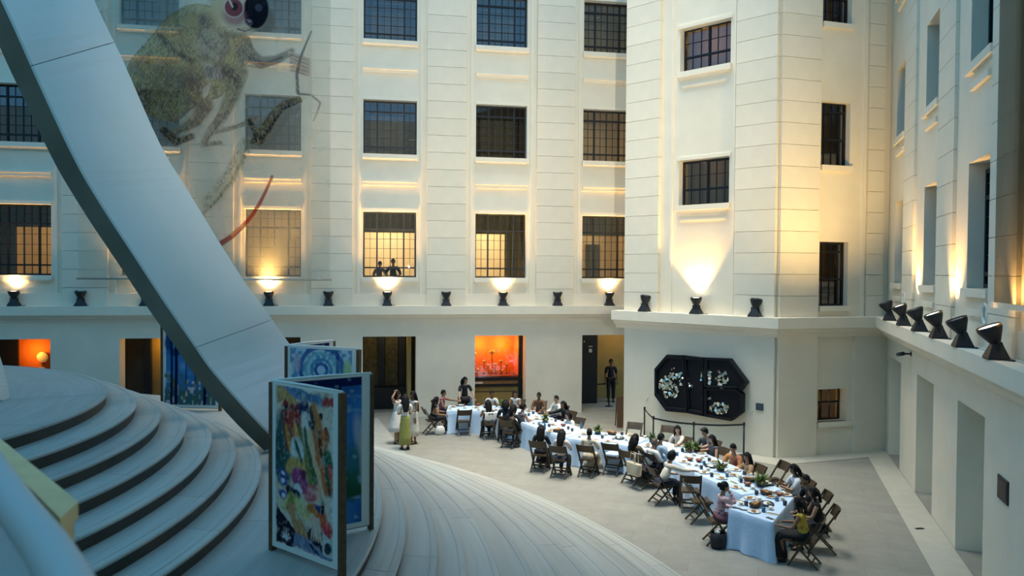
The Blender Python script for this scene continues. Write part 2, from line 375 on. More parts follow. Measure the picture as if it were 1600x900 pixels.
# ------------------------------------------------------------------ floor
def floor_mat():
    m = bpy.data.materials.new('court_paving'); m.use_nodes = True; nt = m.node_tree; N = nt.nodes; L = nt.links
    b = N['Principled BSDF']; b.inputs['Roughness'].default_value = .55
    tc = N.new('ShaderNodeTexCoord'); mp = N.new('ShaderNodeMapping'); mp.inputs['Rotation'].default_value = (0,0,R(28)); L.new(tc.outputs['Object'], mp.inputs['Vector'])
    br = N.new('ShaderNodeTexBrick'); br.inputs['Scale'].default_value = 1; br.inputs['Brick Width'].default_value = 1.2; br.inputs['Row Height'].default_value = .6
    br.inputs['Mortar Size'].default_value = .006; br.inputs['Color1'].default_value = (.275,.268,.232,1); br.inputs['Color2'].default_value = (.25,.243,.212,1); br.inputs['Mortar'].default_value = (.205,.20,.172,1)
    L.new(mp.outputs[0], br.inputs['Vector'])
    nz = N.new('ShaderNodeTexNoise'); nz.inputs['Scale'].default_value = 2.2; nz.inputs['Detail'].default_value = 8; nz.inputs['Roughness'].default_value = .7; L.new(mp.outputs[0], nz.inputs['Vector'])
    mr = N.new('ShaderNodeMapRange'); mr.inputs['From Min'].default_value = .3; mr.inputs['From Max'].default_value = .7; mr.inputs['To Min'].default_value = .88; mr.inputs['To Max'].default_value = 1.1; L.new(nz.outputs['Fac'], mr.inputs['Value'])
    vm = N.new('ShaderNodeVectorMath'); vm.operation = 'SCALE'; L.new(br.outputs['Color'], vm.inputs[0]); L.new(mr.outputs[0], vm.inputs['Scale']); L.new(vm.outputs[0], b.inputs['Base Color'])
    return m
M_['floor'] = floor_mat()
mb = MB(); mb.add([(-45,-30,0),(30,-30,0),(30,30.5,0),(-45,30.5,0)], [(0,1,2,3)])
struct('floor', mb, M_['floor'], None, None, 'pale stone paving of the court')
# pale border strip along the pavilion, narrow wall and near side wall
c1 = Vector((13.93, 19.88)); p1 = Vector((10.80, 19.42))
d2 = Vector((9.608, 11.841)) - c1; far2 = c1 + d2*3.2
pc = PD.xy + Vector((-.02, 0)); wd = Vector((-cos(THD), -sin(THD)))*26 + pc
b0 = BL.xy + Vector((-.1, 0)); pb = Vector((7.45, 24.0))
poly = [tuple(pb), tuple(p1), tuple(c1), tuple(far2), tuple(wd), tuple(pc), (CB.x+.05, CB.y-.02), tuple(b0)]
mb = MB(); mb.prism(poly, .002, .012); struct('floor_border', mb, M_['floorstrip'], None, None, 'pale stone border strip along the walls')
mb = MB(); mb.prism([(.06,27.8),(1.04,20.89),(-2.2,18.5),(-9,20),(-16,21),(-16,27.8)], .002, .010)
struct('floor_inlay', mb, M_['inlay'], None, None, 'grey paving around the back of the podium')
# ------------------------------------------------------------------ windows
def on_wall(F, px, py, y=0.0):
    """where the sight line of a pixel meets a wall's own plane y, in the wall's frame"""
    I = F.inverted(); o = I @ EYE; d = I.to_3x3() @ ray(px, py); t = (y-o.y)/d.y
    return o + d*t
WIN_N = [0]
def window_tmpl(w, h, vs, hs, cells, glass, split=None, th=.055):
    """vs/hs: main bars as fractions; cells: (columns, rows) of thin bars in each light"""
    f = MB(); t = th
    f.box(0, w, -.03, .05, 0, t); f.box(0, w, -.03, .05, h-t, h); f.box(0, t, -.03, .05, t, h-t); f.box(w-t, w, -.03, .05, t, h-t)
    root = f.build('window_0', M_['steel']); tag(root, None, None, None, 'structure')
    X = [0]+[v*w for v in vs]+[w]; Z = [0]+[v*h for v in hs]+[h]
    for x in X[1:-1]:
        b = MB(); b.box(x-t/2, x+t/2, -.04, .05, t, h-t); b.build('mullion', M_['steel'], root)
    for z in Z[1:-1]:
        b = MB(); b.box(t, w-t, -.035, .045, z-t/2, z+t/2); b.build('transom', M_['steel'], root)
    mu = MB()
    for i in range(len(X)-1):
        for j in range(len(Z)-1):
            a, c, e, g = X[i], X[i+1], Z[j], Z[j+1]
            p = MB(); p.add([(a,.012,e),(c,.012,e),(c,.012,g),(a,.012,g)], [(0,1,2,3)]); p.build('pane', M_[glass], root)
            nc, nr = cells[i][j]
            for q in range(1, nc):
                x = a+(c-a)*q/nc; tk = .035 if (nc == 4 and q == 2) else .014
                mu.box(x-tk/2, x+tk/2, -.012, .03, e, g)
            for q in range(1, nr):
                z = e+(g-e)*q/nr; mu.box(a, c, -.012, .03, z-.007, z+.007)
    mu.build('muntin', M_['steel'], root)
    return root
def place_window(t, M, label):
    WIN_N[0] += 1
    if not t.get('used'):
        t['used'] = 1; o = t; o.matrix_basis = M
    else: o = copy_tree(t, M)
    o.name = 'window_%d' % WIN_N[0]; o['label'] = label; o['kind'] = 'structure'; return o
c3 = [[(2,1),(2,4),(2,2)], [(4,1),(4,4),(4,2)], [(2,1),(2,4),(2,2)]]
tall = window_tmpl(WW, 2.36, (.26,.765), (.145,.73), c3, 'glass')
tall_dim = window_tmpl(WW, 1.93, (.26,.765), (.15,.80), [[(2,1),(2,4),(2,1)], [(4,1),(4,4),(4,1)], [(2,1),(2,4),(2,1)]], 'dimglass')
flo = ['lower', 'middle', 'upper']; bays = ['outermost', 'hidden outer', 'banner-side', 'banner', 'third', 'fourth', 'corner']
for k in range(-1, 6):
    for j, (a, b) in enumerate(ROWS):
        t = tall if j == 0 else tall_dim
        place_window(t, FA @ Matrix.Translation((colx(k), .24, a)), f'{flo[j]} black steel gallery window, {bays[k+1]} bay of the far wall')
bwin = window_tmpl(1.70, 1.38, (.51,), (.36,), [[(3,1),(3,2)], [(3,1),(3,2)]], 'dimglass')
for j, (a, b) in enumerate(BR): place_window(bwin, FB @ Matrix.Translation((1.90, .27, a)), f'{["lower","upper"][j]} small black steel window of the pavilion')
cwin = window_tmpl(1.0, 1.86, (.78,), (.42,.85), [[(3,2),(3,2),(3,1)], [(1,1),(1,1),(1,1)]], 'dimglass')
for j, (a, b) in enumerate(CRW[1:]): place_window(cwin, FC @ Matrix.Translation((cx0, .22, a)), f'{flo[j]} dark slim window on the narrow wall')
clow = window_tmpl(1.0, .96, (.34,), (.55,), [[(1,1),(1,1)], [(2,1),(2,1)]], 'glass', th=.04)
place_window(clow, FC @ Matrix.Translation((cx0, .30, .94)), 'small lit ground-floor window of the narrow wall')
dwin = window_tmpl(1.62, 2.16, (.26,.765), (.12,.76), [[(2,1),(2,4),(2,2)], [(4,1),(4,4),(4,2)], [(2,1),(2,4),(2,2)]], 'dimglass', th=.075)
for i, n in enumerate(w_near):
    for j, (a, b) in enumerate(DR):
        place_window(dwin, FD @ Matrix.Translation((n-1.62, .30, a)), f'{flo[j]} dark window of the near side wall, bay {["one","two","three","four","five","six"][i]} from the corner')

# lamps inside the galleries
warm = (1.0, .70, .36)
rooms = {(3,0): 150, (4,0): 150, (0,0): 46, (5,0): 40, (1,0): 30, (2,0): 30, (5,1): 26, (3,1): 7, (4,1): 3, (0,1): 2, (2,1): 3, (3,2): 4, (4,2): 3, (5,2): 6}
for (k, j), e in rooms.items():
    zc = (7.85, 11.9, 15.9)[j]
    lo = light('AREA', 'gallery_ceiling_light', FA @ Vector((colx(k)+.95, 3.4, zc)), e, (1, .62, .25) if e < 60 else (1, .74, .42), size=1.2)
    b = MB(); b.box(colx(k)+.35, colx(k)+1.55, 3.3, 3.5, zc+.02, zc+.06); o = b.build('gallery_tube_light', M_['trim'], None, FA)
    tag(o, f'ceiling light trough in the {flo[j]} gallery behind bay {["one","two","three","four","five","six"][k]}', 'ceiling light')
light('POINT', 'stair_hall_bulb', FC @ Vector((1.6, .95, 1.5)), 6, (1, .55, .12), shadow_soft_size=.1)
light('POINT', 'stair_hall_bulb', FB @ Vector((2.2, 1.0, 8.6)), 5, (1, .5, .12), shadow_soft_size=.1)
light('POINT', 'stair_hall_bulb', FB @ Vector((2.2, 1.0, 12.7)), 12, (1, .42, .08), shadow_soft_size=.1)
for z in (5.6, 9.7, 13.8): light('POINT', 'stair_hall_bulb', FC @ Vector((1.9, 1.2, z)), 3, (1, .6, .2), shadow_soft_size=.1)

# ------------------------------------------------------------------ ledge spotlights
M_['lens_on'] = mat('lit_lens', (1,.9,.7), .3, emit=(1, .86, .62), es=9)
M_['lens_off'] = mat('dark_lens', (.10,.12,.14), .15)
def spot_tmpl(lit, tilt):
    r = empty('ledge_spotlight')
    b = MB(); b.loft([[(sx*x, sy*y, z) for sx, sy in ((-1,-1),(1,-1),(1,1),(-1,1))] for x, y, z in ((.17,.14,0),(.17,.14,.03),(.075,.07,.22),(.06,.06,.26))], smooth=False)
    b.build('base', M_['black'], r)
    T = Matrix.Translation((0,0,.22)) @ Matrix.Rotation(tilt, 4, 'X')
    b = MB(); b.lathe([(.05,0),(.075,.03),(.16,.20),(.175,.24),(.175,.29),(.16,.29),(.155,.26)], 16); h = b.build('head', M_['black'], r, T)
    b = MB(); b.lathe([(.155,.258),(.155,.268),(.10,.275),(.01,.278)], 16); b.build('lens', M_['lens_on' if lit else 'lens_off'], h)
    for s in (-1, 1): b = MB(); b.bar((s*.11,0,.12), (s*.11,0,.27), .03); b.build('yoke', M_['black'], r)
    b = MB(); b.tube([(.12,.02,.02),(.2,.1,.01),(.3,.16,.012)], .012, 6); b.build('cable', M_['black'], r)
    return r
spots = {(l, t): None for l in (0, 1) for t in (0, 1, 2)}
def place_spot(F, px, lit, tilt, label, y=-.22, energy=0, az=0.0, tgt=None, angle=110, blend=.8, color=(1,.56,.17)):
    key = (lit, tilt)
    M = F @ Matrix.Translation((on_wall(F, px, 480, y).x, y, LEDGE)) @ Matrix.Rotation(az, 4, 'Z')
    if spots[key] is None: o = spots[key] = spot_tmpl(lit, R([4, 22, -16][tilt])); o.matrix_basis = M
    else: o = copy_tree(spots[key], M)
    tag(o, label, 'spotlight', 'spotlights standing on the stone ledge')
    if lit and energy:
        x = on_wall(F, px, 480, y).x
        p = F @ Vector((x, y+.02, LEDGE+.58)); l = light('SPOT', 'spotlight_beam', p, energy, color, spot_size=R(angle), spot_blend=blend, shadow_soft_size=.09)
        tg = tgt or (x, .28, LEDGE+2.6); aim(l, F @ Vector(tg))
        if not tgt:      # the narrow throw of the same lamp, grazing up the bay
            l2 = light('SPOT', 'spotlight_throw', F @ Vector((x, y-.12, LEDGE+.60)), energy*1.7, color, spot_size=R(58), spot_blend=.9, shadow_soft_size=.08); aim(l2, F @ Vector((x, .12, LEDGE+4.2)))
    return o
for i, (px, lit) in enumerate(((22,1),(126,0),(227,1),(322,0),(420,1),(513,0),(605,1),(697,0),(786,1),(871,0),(952,1))):
    who = ['beyond the first gallery window','between the first window and the banner','under the banner near its far edge','hidden behind the white ribbon beam','under the banner below the red tail','at the near end of the banner rod','under the window with two onlookers','between two warm windows','under the window over the orange case','over the dark doorway post','under the corner window'][i]
    place_spot(FA, px, lit, 0, f'{"lit" if lit else "unlit"} black ledge spotlight {who}', energy=900 if px in (227,420,605) else (200 if px == 22 else 480))
place_spot(FB, 1007, 0, 2, 'unlit black spotlight at the pavilion ledge end', -.26)
place_spot(FB, 1088, 1, 0, 'lit black spotlight below the pavilion window', -.26, energy=420, tgt=(2.55, .25, LEDGE+2.2), angle=85, blend=.35)
place_spot(FB, 1180, 0, 2, 'unlit black spotlight near the pavilion corner', -.26)
for px, lit, who in ((1390,0,'at the inner wall corner'),(1412,1,'second from the inner corner'),(1437,0,'third from the inner corner'),(1467,1,'above the security camera'),(1505,0,'between two lit ones on the near ledge'),(1558,1,'largest on the near ledge')):
    sx = on_wall(FD, px, 480, -.30).x
    place_spot(FD, px, lit, 1, f'{"lit" if lit else "unlit"} black spotlight {who}', -.30, energy=300, tgt=(sx+.24, .20, LEDGE+2.4), angle=76, blend=.85)
# added warm spot above the near ledge, without a lamp body, washes the narrow wall
l = light('SPOT', 'spotlight_beam', FD @ Vector((5.2, -.5, 4.9)), 800, (1,.66,.24), spot_size=R(92), spot_blend=1, shadow_soft_size=.2); aim(l, FC @ Vector((.8, 0, 8.4)))

# ------------------------------------------------------------------ the round podium
NS = 20; RISE = .1703; PTOP = NS*RISE
RAD = {1:5.87,2:6.48,3:7.03,4:7.59,5:8.16,6:8.71,7:9.28,8:11.13,9:11.63,10:12.21,11:12.75,12:13.37}
for n in range(13, 21): RAD[n] = 13.37 + (18.72-13.37)*(n-12)/8
def pcen(n): return Vector((-9.64-.2*(n-1), 10.89-.08*(n-1)))
def tread_mat():
    m = bpy.data.materials.new('grey_tread_stone'); m.use_nodes = True; nt = m.node_tree; N = nt.nodes; L = nt.links
    b = N['Principled BSDF']; b.inputs['Roughness'].default_value = .5
    tc = N.new('ShaderNodeTexCoord'); sb = N.new('ShaderNodeVectorMath'); sb.operation = 'SUBTRACT'; sb.inputs[1].default_value = (-11.2,10.3,0); L.new(tc.outputs['Object'], sb.inputs[0])
    sp = N.new('ShaderNodeSeparateXYZ'); L.new(sb.outputs[0], sp.inputs[0])
    def mth(op, a, c=None, v=None):
        n = N.new('ShaderNodeMath'); n.operation = op; L.new(a, n.inputs[0])
        if c is not None: L.new(c, n.inputs[1])
        if v is not None: n.inputs[1].default_value = v
        return n.outputs[0]
    x2 = mth('MULTIPLY', sp.outputs[0], sp.outputs[0]); y2 = mth('MULTIPLY', sp.outputs[1], sp.outputs[1]); rr = mth('SQRT', mth('ADD', x2, y2))
    an = mth('ARCTAN2', sp.outputs[1], sp.outputs[0]); cb = N.new('ShaderNodeCombineXYZ')
    L.new(mth('MULTIPLY', rr, v=9.0), cb.inputs[0]); L.new(mth('MULTIPLY', an, v=4.0), cb.inputs[1])
    nz = N.new('ShaderNodeTexNoise'); nz.inputs['Scale'].default_value = 1.0; nz.inputs['Detail'].default_value = 6; nz.inputs['Roughness'].default_value = .65; L.new(cb.outputs[0], nz.inputs['Vector'])
    oi = N.new('ShaderNodeObjectInfo')
    a1 = N.new('ShaderNodeMapRange'); a1.inputs['From Min'].default_value = .3; a1.inputs['From Max'].default_value = .72; a1.inputs['To Min'].default_value = .84; a1.inputs['To Max'].default_value = 1.10; L.new(nz.outputs['Fac'], a1.inputs['Value'])
    a2 = N.new('ShaderNodeMapRange'); a2.inputs['To Min'].default_value = .88; a2.inputs['To Max'].default_value = 1.10; L.new(oi.outputs['Random'], a2.inputs['Value'])
    k = mth('MULTIPLY', a1.outputs[0], a2.outputs[0]); vm = N.new('ShaderNodeVectorMath'); vm.operation = 'SCALE'; vm.inputs[0].default_value = (.40,.405,.37); L.new(k, vm.inputs['Scale']); L.new(vm.outputs[0], b.inputs['Base Color'])
    bp = N.new('ShaderNodeBump'); bp.inputs['Strength'].default_value = .12; bp.inputs['Distance'].default_value = .01; L.new(nz.outputs['Fac'], bp.inputs['Height']); L.new(bp.outputs[0], b.inputs['Normal'])
    return m
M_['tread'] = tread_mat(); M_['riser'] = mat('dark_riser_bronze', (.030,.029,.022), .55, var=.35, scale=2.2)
podium = empty('podium', (0,0,0)); tag(podium, 'round grey stone podium of broad curved steps', 'podium')
def arc(c, r, a0, a1, n): return [(max(-18.8, c.x+r*cos(a0+(a1-a0)*i/n)), max(-2.1, min(27.2, c.y+r*sin(a0+(a1-a0)*i/n)))) for i in range(n+1)]
for n in range(1, NS+1):
    z1 = PTOP-(n-1)*RISE; c = pcen(n); r = RAD[n]
    core = MB(); ci = pcen(max(n-1, 1)); ri = RAD[n-1]-.12 if n > 1 else .02
    NSG = 144
    out = arc(c, r-.03, -pi, pi, NSG); inn = arc(ci, ri, -pi, pi, NSG)
    vs = [(x, y, z1-.045) for x, y in out] + [(x, y, z1-.045) for x, y in inn] + [(x, y, z1-RISE-.05) for x, y in out]
    m = NSG+1
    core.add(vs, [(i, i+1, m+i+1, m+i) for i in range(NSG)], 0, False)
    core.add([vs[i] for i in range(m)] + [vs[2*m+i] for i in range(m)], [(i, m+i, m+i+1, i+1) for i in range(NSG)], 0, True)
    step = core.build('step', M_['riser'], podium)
    # tread slabs: separate curved stones with a rounded nosing
    a_lo, a_hi, cnt = R(-105), R(100), 13
    if n == 1: cnt = 9
    off = R(random.uniform(0, 12))
    for q in range(cnt):
        a0 = a_lo + (a_hi-a_lo)*q/cnt + off; a1 = a_lo + (a_hi-a_lo)*(q+1)/cnt + off - .005/r*1.6
        sg = 10; b = MB(); rows = []
        for (dr, z) in ((-.028, z1-.045), (.0, z1-.04), (.004, z1-.015), (-.012, z1)):
            rows.append([(x, y, z) for x, y in arc(c, r+dr, a0, a1, sg)])
        ring_in = arc(ci, ri, a0, a1, sg)
        if n == 1: ring_in = arc(c, 1.2, a0, a1, sg)
        rows.append([(x, y, z1) for x, y in arc(c, r-.075, a0, a1, sg)])
        rows.append([(x, y, z1-.007) for x, y in arc(c, r-.08, a0, a1, sg)])
        rows.append([(x, y, z1-.007) for x, y in arc(c, r-.088, a0, a1, sg)])
        rows.append([(x, y, z1) for x, y in arc(c, r-.093, a0, a1, sg)])
        rows.append([(x, y, z1) for x, y in ring_in])
        b.loft(rows, 0, False, closed=False)
        # end faces
        for e in (0, sg): b.add([rw[e] for rw in rows] + [(rows[-1][e][0], rows[-1][e][1], z1-.045)], [tuple(range(len(rows)+1))])
        b.build('tread_slab', M_['tread'], step)
# ------------------------------------------------------------------ white ribbon beam
def at_y(px, py, y):
    d = ray(px, py); return EYE + d*(y/d.y)
def ribbon(name, Jp, Rp, yj, yr, thick, seams, label):
    """a broad curved box section: J the near lower edge, R the far upper edge"""
    n = len(Jp); J = []; Q = []
    for i in range(n):
        t = i/(n-1); J.append(at_y(*Jp[i], yj[0]+(yj[1]-yj[0])*t)); Q.append(at_y(*Rp[i], yr[0]+(yr[1]-yr[0])*t))
    # refine with Catmull-Rom
    def cr(P, k=4):
        out = []
        for i in range(len(P)-1):
            a, b, c, d = P[max(i-1,0)], P[i], P[i+1], P[min(i+2, len(P)-1)]
            for s in range(k):
                u = s/k; out.append(.5*((2*b)+(c-a)*u+(2*a-5*b+4*c-d)*u*u+(3*b-a-3*c+d)*u**3))
        out.append(P[-1]); return out
    J, Q = cr(J), cr(Q); root = empty(name, J[-1]); I = Matrix.Translation(-Vector(J[-1]))
    tag(root, label, 'structural beam')
    secs = []
    for i in range(len(J)):
        w = (Q[i]-J[i]); tdir = (J[min(i+1,len(J)-1)]-J[max(i-1,0)]).normalized(); nrm = w.cross(tdir).normalized()
        if nrm.dot(EYE-J[i]) > 0: nrm = -nrm
        wn = w.normalized(); back = nrm*thick - wn*thick*.55
        secs.append((J[i], Q[i], Q[i]+back*.9, J[i]+back))
    cuts = [0]+[int(s*(len(J)-1)) for s in seams]+[len(J)-1]
    for a, b in zip(cuts[:-1], cuts[1:]):
        m = MB(); g = .004 if b < len(J)-1 else 0
        rows = []
        for i in range(a, b+1):
            p, q, qb, pb = secs[i]
            if i == b and g: p, q, qb, pb = [x + (y-x)*.06 for x, y in zip(secs[i], secs[i-1])]
            k = (p-pb)*.03
            rows.append([I @ p, I @ q, I @ (q+(qb-q)*.12), I @ (p+(pb-p)*.12)])
        m.loft(rows, 0, False); m.build('cladding_panel', M_['white'], root)
    m = MB(); m.loft([[I @ (p+(pb-p)*.10 + (q-p)*.004), I @ (q+(qb-q)*.10 - (q-p)*.004), I @ qb, I @ pb] for p, q, qb, pb in secs], 0, False)
    m.build('edge_strip', M_['edge'], root)
    return root
Jp = [(-150,-330),(-70,-160),(22,35),(62,125),(118,245),(158,315),(213,400),(262,475),(300,530),(335,580),(395,648),(440,694)]
Rp = [(-20,-370),(65,-190),(147,0),(190,90),(250,225),(292,295),(345,382),(387,447),(419,490),(447,530),(490,588),(535,640)]
ribbon('ribbon_beam', Jp, Rp, (11.6, 13.3), (12.6, 14.2), .30, (.272, .77), 'broad white curved ribbon beam sweeping down across the court')
# foot of a second ribbon standing on the podium's top
Jp2 = [(-260,-300),(-190,60),(-110,330),(-50,500),(-22,570),(-6,604),(2,626)]
Rp2 = [(-180,-310),(-120,50),(-60,320),(-16,500),(4,570),(12,600),(16,623)]
ribbon('ribbon_beam', Jp2, Rp2, (11.3, 11.72), (11.7, 12.05), .25, (.5,), 'blue-grey foot of another ribbon beam standing on the podium top')

# ------------------------------------------------------------------ printed textiles
def seg_d(U, V, pts):
    """distance to a polyline and position along it"""
    best = np.full(U.shape, 1e9); L = 0; tt = np.zeros(U.shape); tot = sum(math.dist(pts[i], pts[i+1]) for i in range(len(pts)-1))
    for (a, b) in zip(pts[:-1], pts[1:]):
        dx, dy = b[0]-a[0], b[1]-a[1]; l = math.hypot(dx, dy)+1e-9
        t = np.clip(((U-a[0])*dx+(V-a[1])*dy)/l**2, 0, 1); d = np.hypot(U-a[0]-t*dx, V-a[1]-t*dy)
        k = d < best; best = np.where(k, d, best); tt = np.where(k, (L+t*l)/tot, tt); L += l
    return best, tt
def in_poly(U, V, P):
    r = np.zeros(U.shape, bool); n = len(P)
    for i in range(n):
        x0, y0 = P[i]; x1, y1 = P[(i+1) % n]
        c = ((y0 > V) != (y1 > V)) & (U < (x1-x0)*(V-y0)/((y1-y0) or 1e-9)+x0); r ^= c
    return r
_rs = np.random.RandomState(3)
def vnoise(U, V, s):
    g = _rs.rand(64, 64); x = U*s; y = V*s; xi = np.floor(x).astype(int); yi = np.floor(y).astype(int); fx = x-xi; fy = y-yi
    fx = fx*fx*(3-2*fx); fy = fy*fy*(3-2*fy); G = lambda i, j: g[i % 64, j % 64]
    return (G(xi,yi)*(1-fx)+G(xi+1,yi)*fx)*(1-fy)+(G(xi,yi+1)*(1-fx)+G(xi+1,yi+1)*fx)*fy
class Print:
    def __init__(s, U, V, base, alpha=1.0):
        s.U, s.V = U, V; s.c = np.empty(U.shape+(4,)); s.c[..., :3] = base; s.c[..., 3] = alpha
    def lay(s, mask, col, a=None, k=1.0):
        w = np.clip(mask, 0, 1)[..., None]*k; s.c[..., :3] = s.c[..., :3]*(1-w)+np.array(col)*w
        if a is not None: s.c[..., 3] = s.c[..., 3]*(1-w[..., 0])+a*w[..., 0]
    def line(s, pts, w0, w1, col, a=None, soft=1.0, k=1.0):
        d, t = seg_d(s.U, s.V, pts); w = w0+(w1-w0)*t; s.lay((w-d)/soft+.5, col, a, k)
    def ell(s, cx, cy, rx, ry, col, a=None, rot=0, soft=.12, k=1.0):
        x, y = s.U-cx, s.V-cy; c_, s_ = cos(rot), sin(rot); d = np.hypot((x*c_+y*s_)/rx, (-x*s_+y*c_)/ry); s.lay((1-d)/soft+.5, col, a, k)
    def poly(s, P, col, a=None, k=1.0): s.lay(in_poly(s.U, s.V, P).astype(float), col, a, k)
def print_mesh(name, pr, pos, m):
    """a two-sided sheet: pos(i, j, side) gives the vertex"""
    h, w = pr.U.shape; vs = [pos(i, j) for i in range(h) for j in range(w)]
    fs = [(i*w+j, i*w+j+1, (i+1)*w+j+1, (i+1)*w+j) for i in range(h-1) for j in range(w-1)]
    me = bpy.data.meshes.new(name); me.from_pydata(vs, [], fs); me.materials.append(m)
    at = me.attributes.new('print', 'FLOAT_COLOR', 'POINT'); at.data.foreach_set('color', pr.c.reshape(-1).astype(np.float32))
    return me
def lin(r, g, b): return tuple((x/255)**2.2 for x in (r, g, b))

# -- the tarsier banner in front of the far wall (design units: 1/47.8 m)
BW0, BW1, BZ0, BZ1 = -9.72, -1.60, 4.94, 16.2
nu, nv = 330, 440
U, V = np.meshgrid(np.linspace(130, 518, nu), np.linspace(437, -84, nv))
pr = Print(U, V, lin(205,206,190), .34)
fur = vnoise(U, V, .35)*.5+vnoise(U, V, .9)*.5; strand = vnoise(U+V*.6, V*.25, .8)
pr.c[..., 3] += (vnoise(U, V, .05)-.5)*.10
body = [(309,7),(291,12),(270,26),(253,42),(242,58),(225,79),(209,98),(201,117),(202,131),(209,149),(218,168),(230,184),(249,190),(277,194),(300,172),(321,161),(345,150),(366,126),(378,104),(392,92),(398,76),(390,56),(378,44),(350,30),(338,10)]
pr.poly(body, lin(196,176,120), .66)
an = in_poly(U, V, body).astype(float)
for cx_, cy_, rx_, ry_, c_, ro_, k_ in ((236,128,34,58,(172,146,72),.3,.8),(222,160,24,26,(112,82,36),.4,.8),(300,34,34,22,(128,116,70),.3,.7),(262,70,22,40,(206,188,132),.5,.6),(330,70,26,30,(186,182,170),0,.8),(384,84,16,26,(104,98,108),-.2,.7),(322,34,14,14,(92,92,104),0,.6),(280,150,30,30,(178,150,84),.2,.6)):
    x_, y_ = U-cx_, V-cy_; dd = np.hypot((x_*cos(ro_)+y_*sin(ro_))/rx_, (-x_*sin(ro_)+y_*cos(ro_))/ry_); pr.lay(an*np.clip((1-dd)/.6+.3, 0, 1), lin(*c_), .74, k_)
pr.lay(an*np.clip((fur-.58)*5, 0, 1), lin(92,74,56), .82, .45); pr.lay(an*np.clip((strand-.62)*5, 0, 1), lin(222,208,170), .66, .5)
dk = np.clip((vnoise(U*.5+V, V*.5-U*.3, .5)-.60)*6, 0, 1); pr.lay(an*dk*np.clip((V-90)/80, 0, 1), lin(88,62,28), .85, .5)
rim = np.clip((4-seg_d(U, V, body+[body[0]])[0])/3, 0, 1)*an; pr.lay(rim*np.clip((fur-.3)*3, 0, 1), lin(74,62,56), .85, .6)
# near arm folded over the chest
pr.line([(300,40),(272,66),(290,88),(322,104)], 13, 7, lin(176,160,112), .72, 7, .85); pr.line([(252,60),(270,82),(300,96)], 5, 4, lin(66,50,60), .84, 5, .75); pr.line([(318,30),(312,56),(330,76)], 4, 3, lin(84,78,92), .8, 6, .5)
# thighs, shins and feet
pr.line([(262,128),(290,140),(321,165)], 26, 9, lin(150,132,92), .8, 6, .9); pr.line([(321,165),(308,188),(282,206),(262,214)], 12, 5, lin(140,120,84), .8, 5, .9)
pr.line([(372,112),(362,148),(346,182)], 15, 8, lin(158,148,118), .8, 5, .95); pr.line([(346,182),(330,203),(318,226),(345,222)], 8, 3, lin(165,150,125), .75, 4)
pr.line([(330,208),(370,196),(392,186),(400,182)], 3.5, 4, lin(172,155,128), .7, 3); pr.line([(258,206),(276,224),(300,214)], 7, 5, lin(84,66,34), .85, 4)
pr.poly([(316,140),(330,128),(326,146),(318,156)], lin(210,208,196), .35)
pr.ell(306,128,16,14, lin(84,66,78), .8, .5, .9, .7); pr.line([(352,108),(366,118),(372,132)], 7, 4, lin(70,52,66), .8, 5, .8)
# near hand with fingers
for q in range(5): pr.line([(318+q*6,100+q*2),(322+q*6,112+q*1.5),(326+q*5,124-q)], 3.4, 2.2, lin(196,186,172), .8, 1.5); pr.line([(321+q*6,101+q*2),(325+q*6,113+q*1.5),(328+q*5,124-q)], .8, .6, lin(74,62,80), .85, 1.2)
# raised arm, hand on the twig
pr.line([(384,78),(407,94),(432,88),(456,72)], 12, 4, lin(140,130,116), .75, 4); pr.line([(392,88),(412,96),(440,84)], 3, 2, lin(62,52,72), .8, 3, .8)
for q in range(5): pr.line([(452+q*2,76+q*6),(466,80+q*6),(484,84+q*6)], 2.6, 1.8, lin(186,170,150), .75, 1.5); pr.line([(453,79+q*6),(468,83+q*6),(483,87+q*6)], .7, .6, lin(70,52,74), .85, 1.2)
# head, eyes, nose
pr.ell(372,12,38,40, lin(222,212,184), .84, 0, .25); pr.ell(338,12,12,24, lin(196,180,140), .75, 0, .6, .6)
pr.ell(400,12,20,30, lin(24,26,40), .92, .1, .15); pr.ell(366,24,18,14, lin(150,92,112), .8, 0, .6, .7)
pr.ell(365,10,16,16, lin(214,196,186), .85, 0, .1); pr.ell(365,10,14,14, lin(132,66,78), .9, 0, .08); pr.ell(366,8,5.5,6, lin(34,24,38), .92, 0, .15); pr.line([(357,-4),(363,9)], 1.4, 1.2, lin(235,230,215), .8, 1)
pr.ell(388,32,6,5, lin(150,140,150), .85, 0, .3); pr.line([(384,30),(389,35),(393,32)], 1.4, 1.2, lin(60,50,70), .9, 1); pr.line([(371,43),(382,46),(392,42)], 1.2, .8, lin(86,74,90), .85, 1)
pr.ell(404,8,6,6, lin(70,76,96), .9, 0, .3)
for P in ([(268,136),(292,154),(316,170),(304,192),(280,210)],[(374,116),(366,148),(350,182),(334,204),(320,226)],[(384,100),(410,102),(440,90),(458,78)]): pr.line(P, 1.3, 1.0, lin(64,52,50), .85, 1.8, .6)
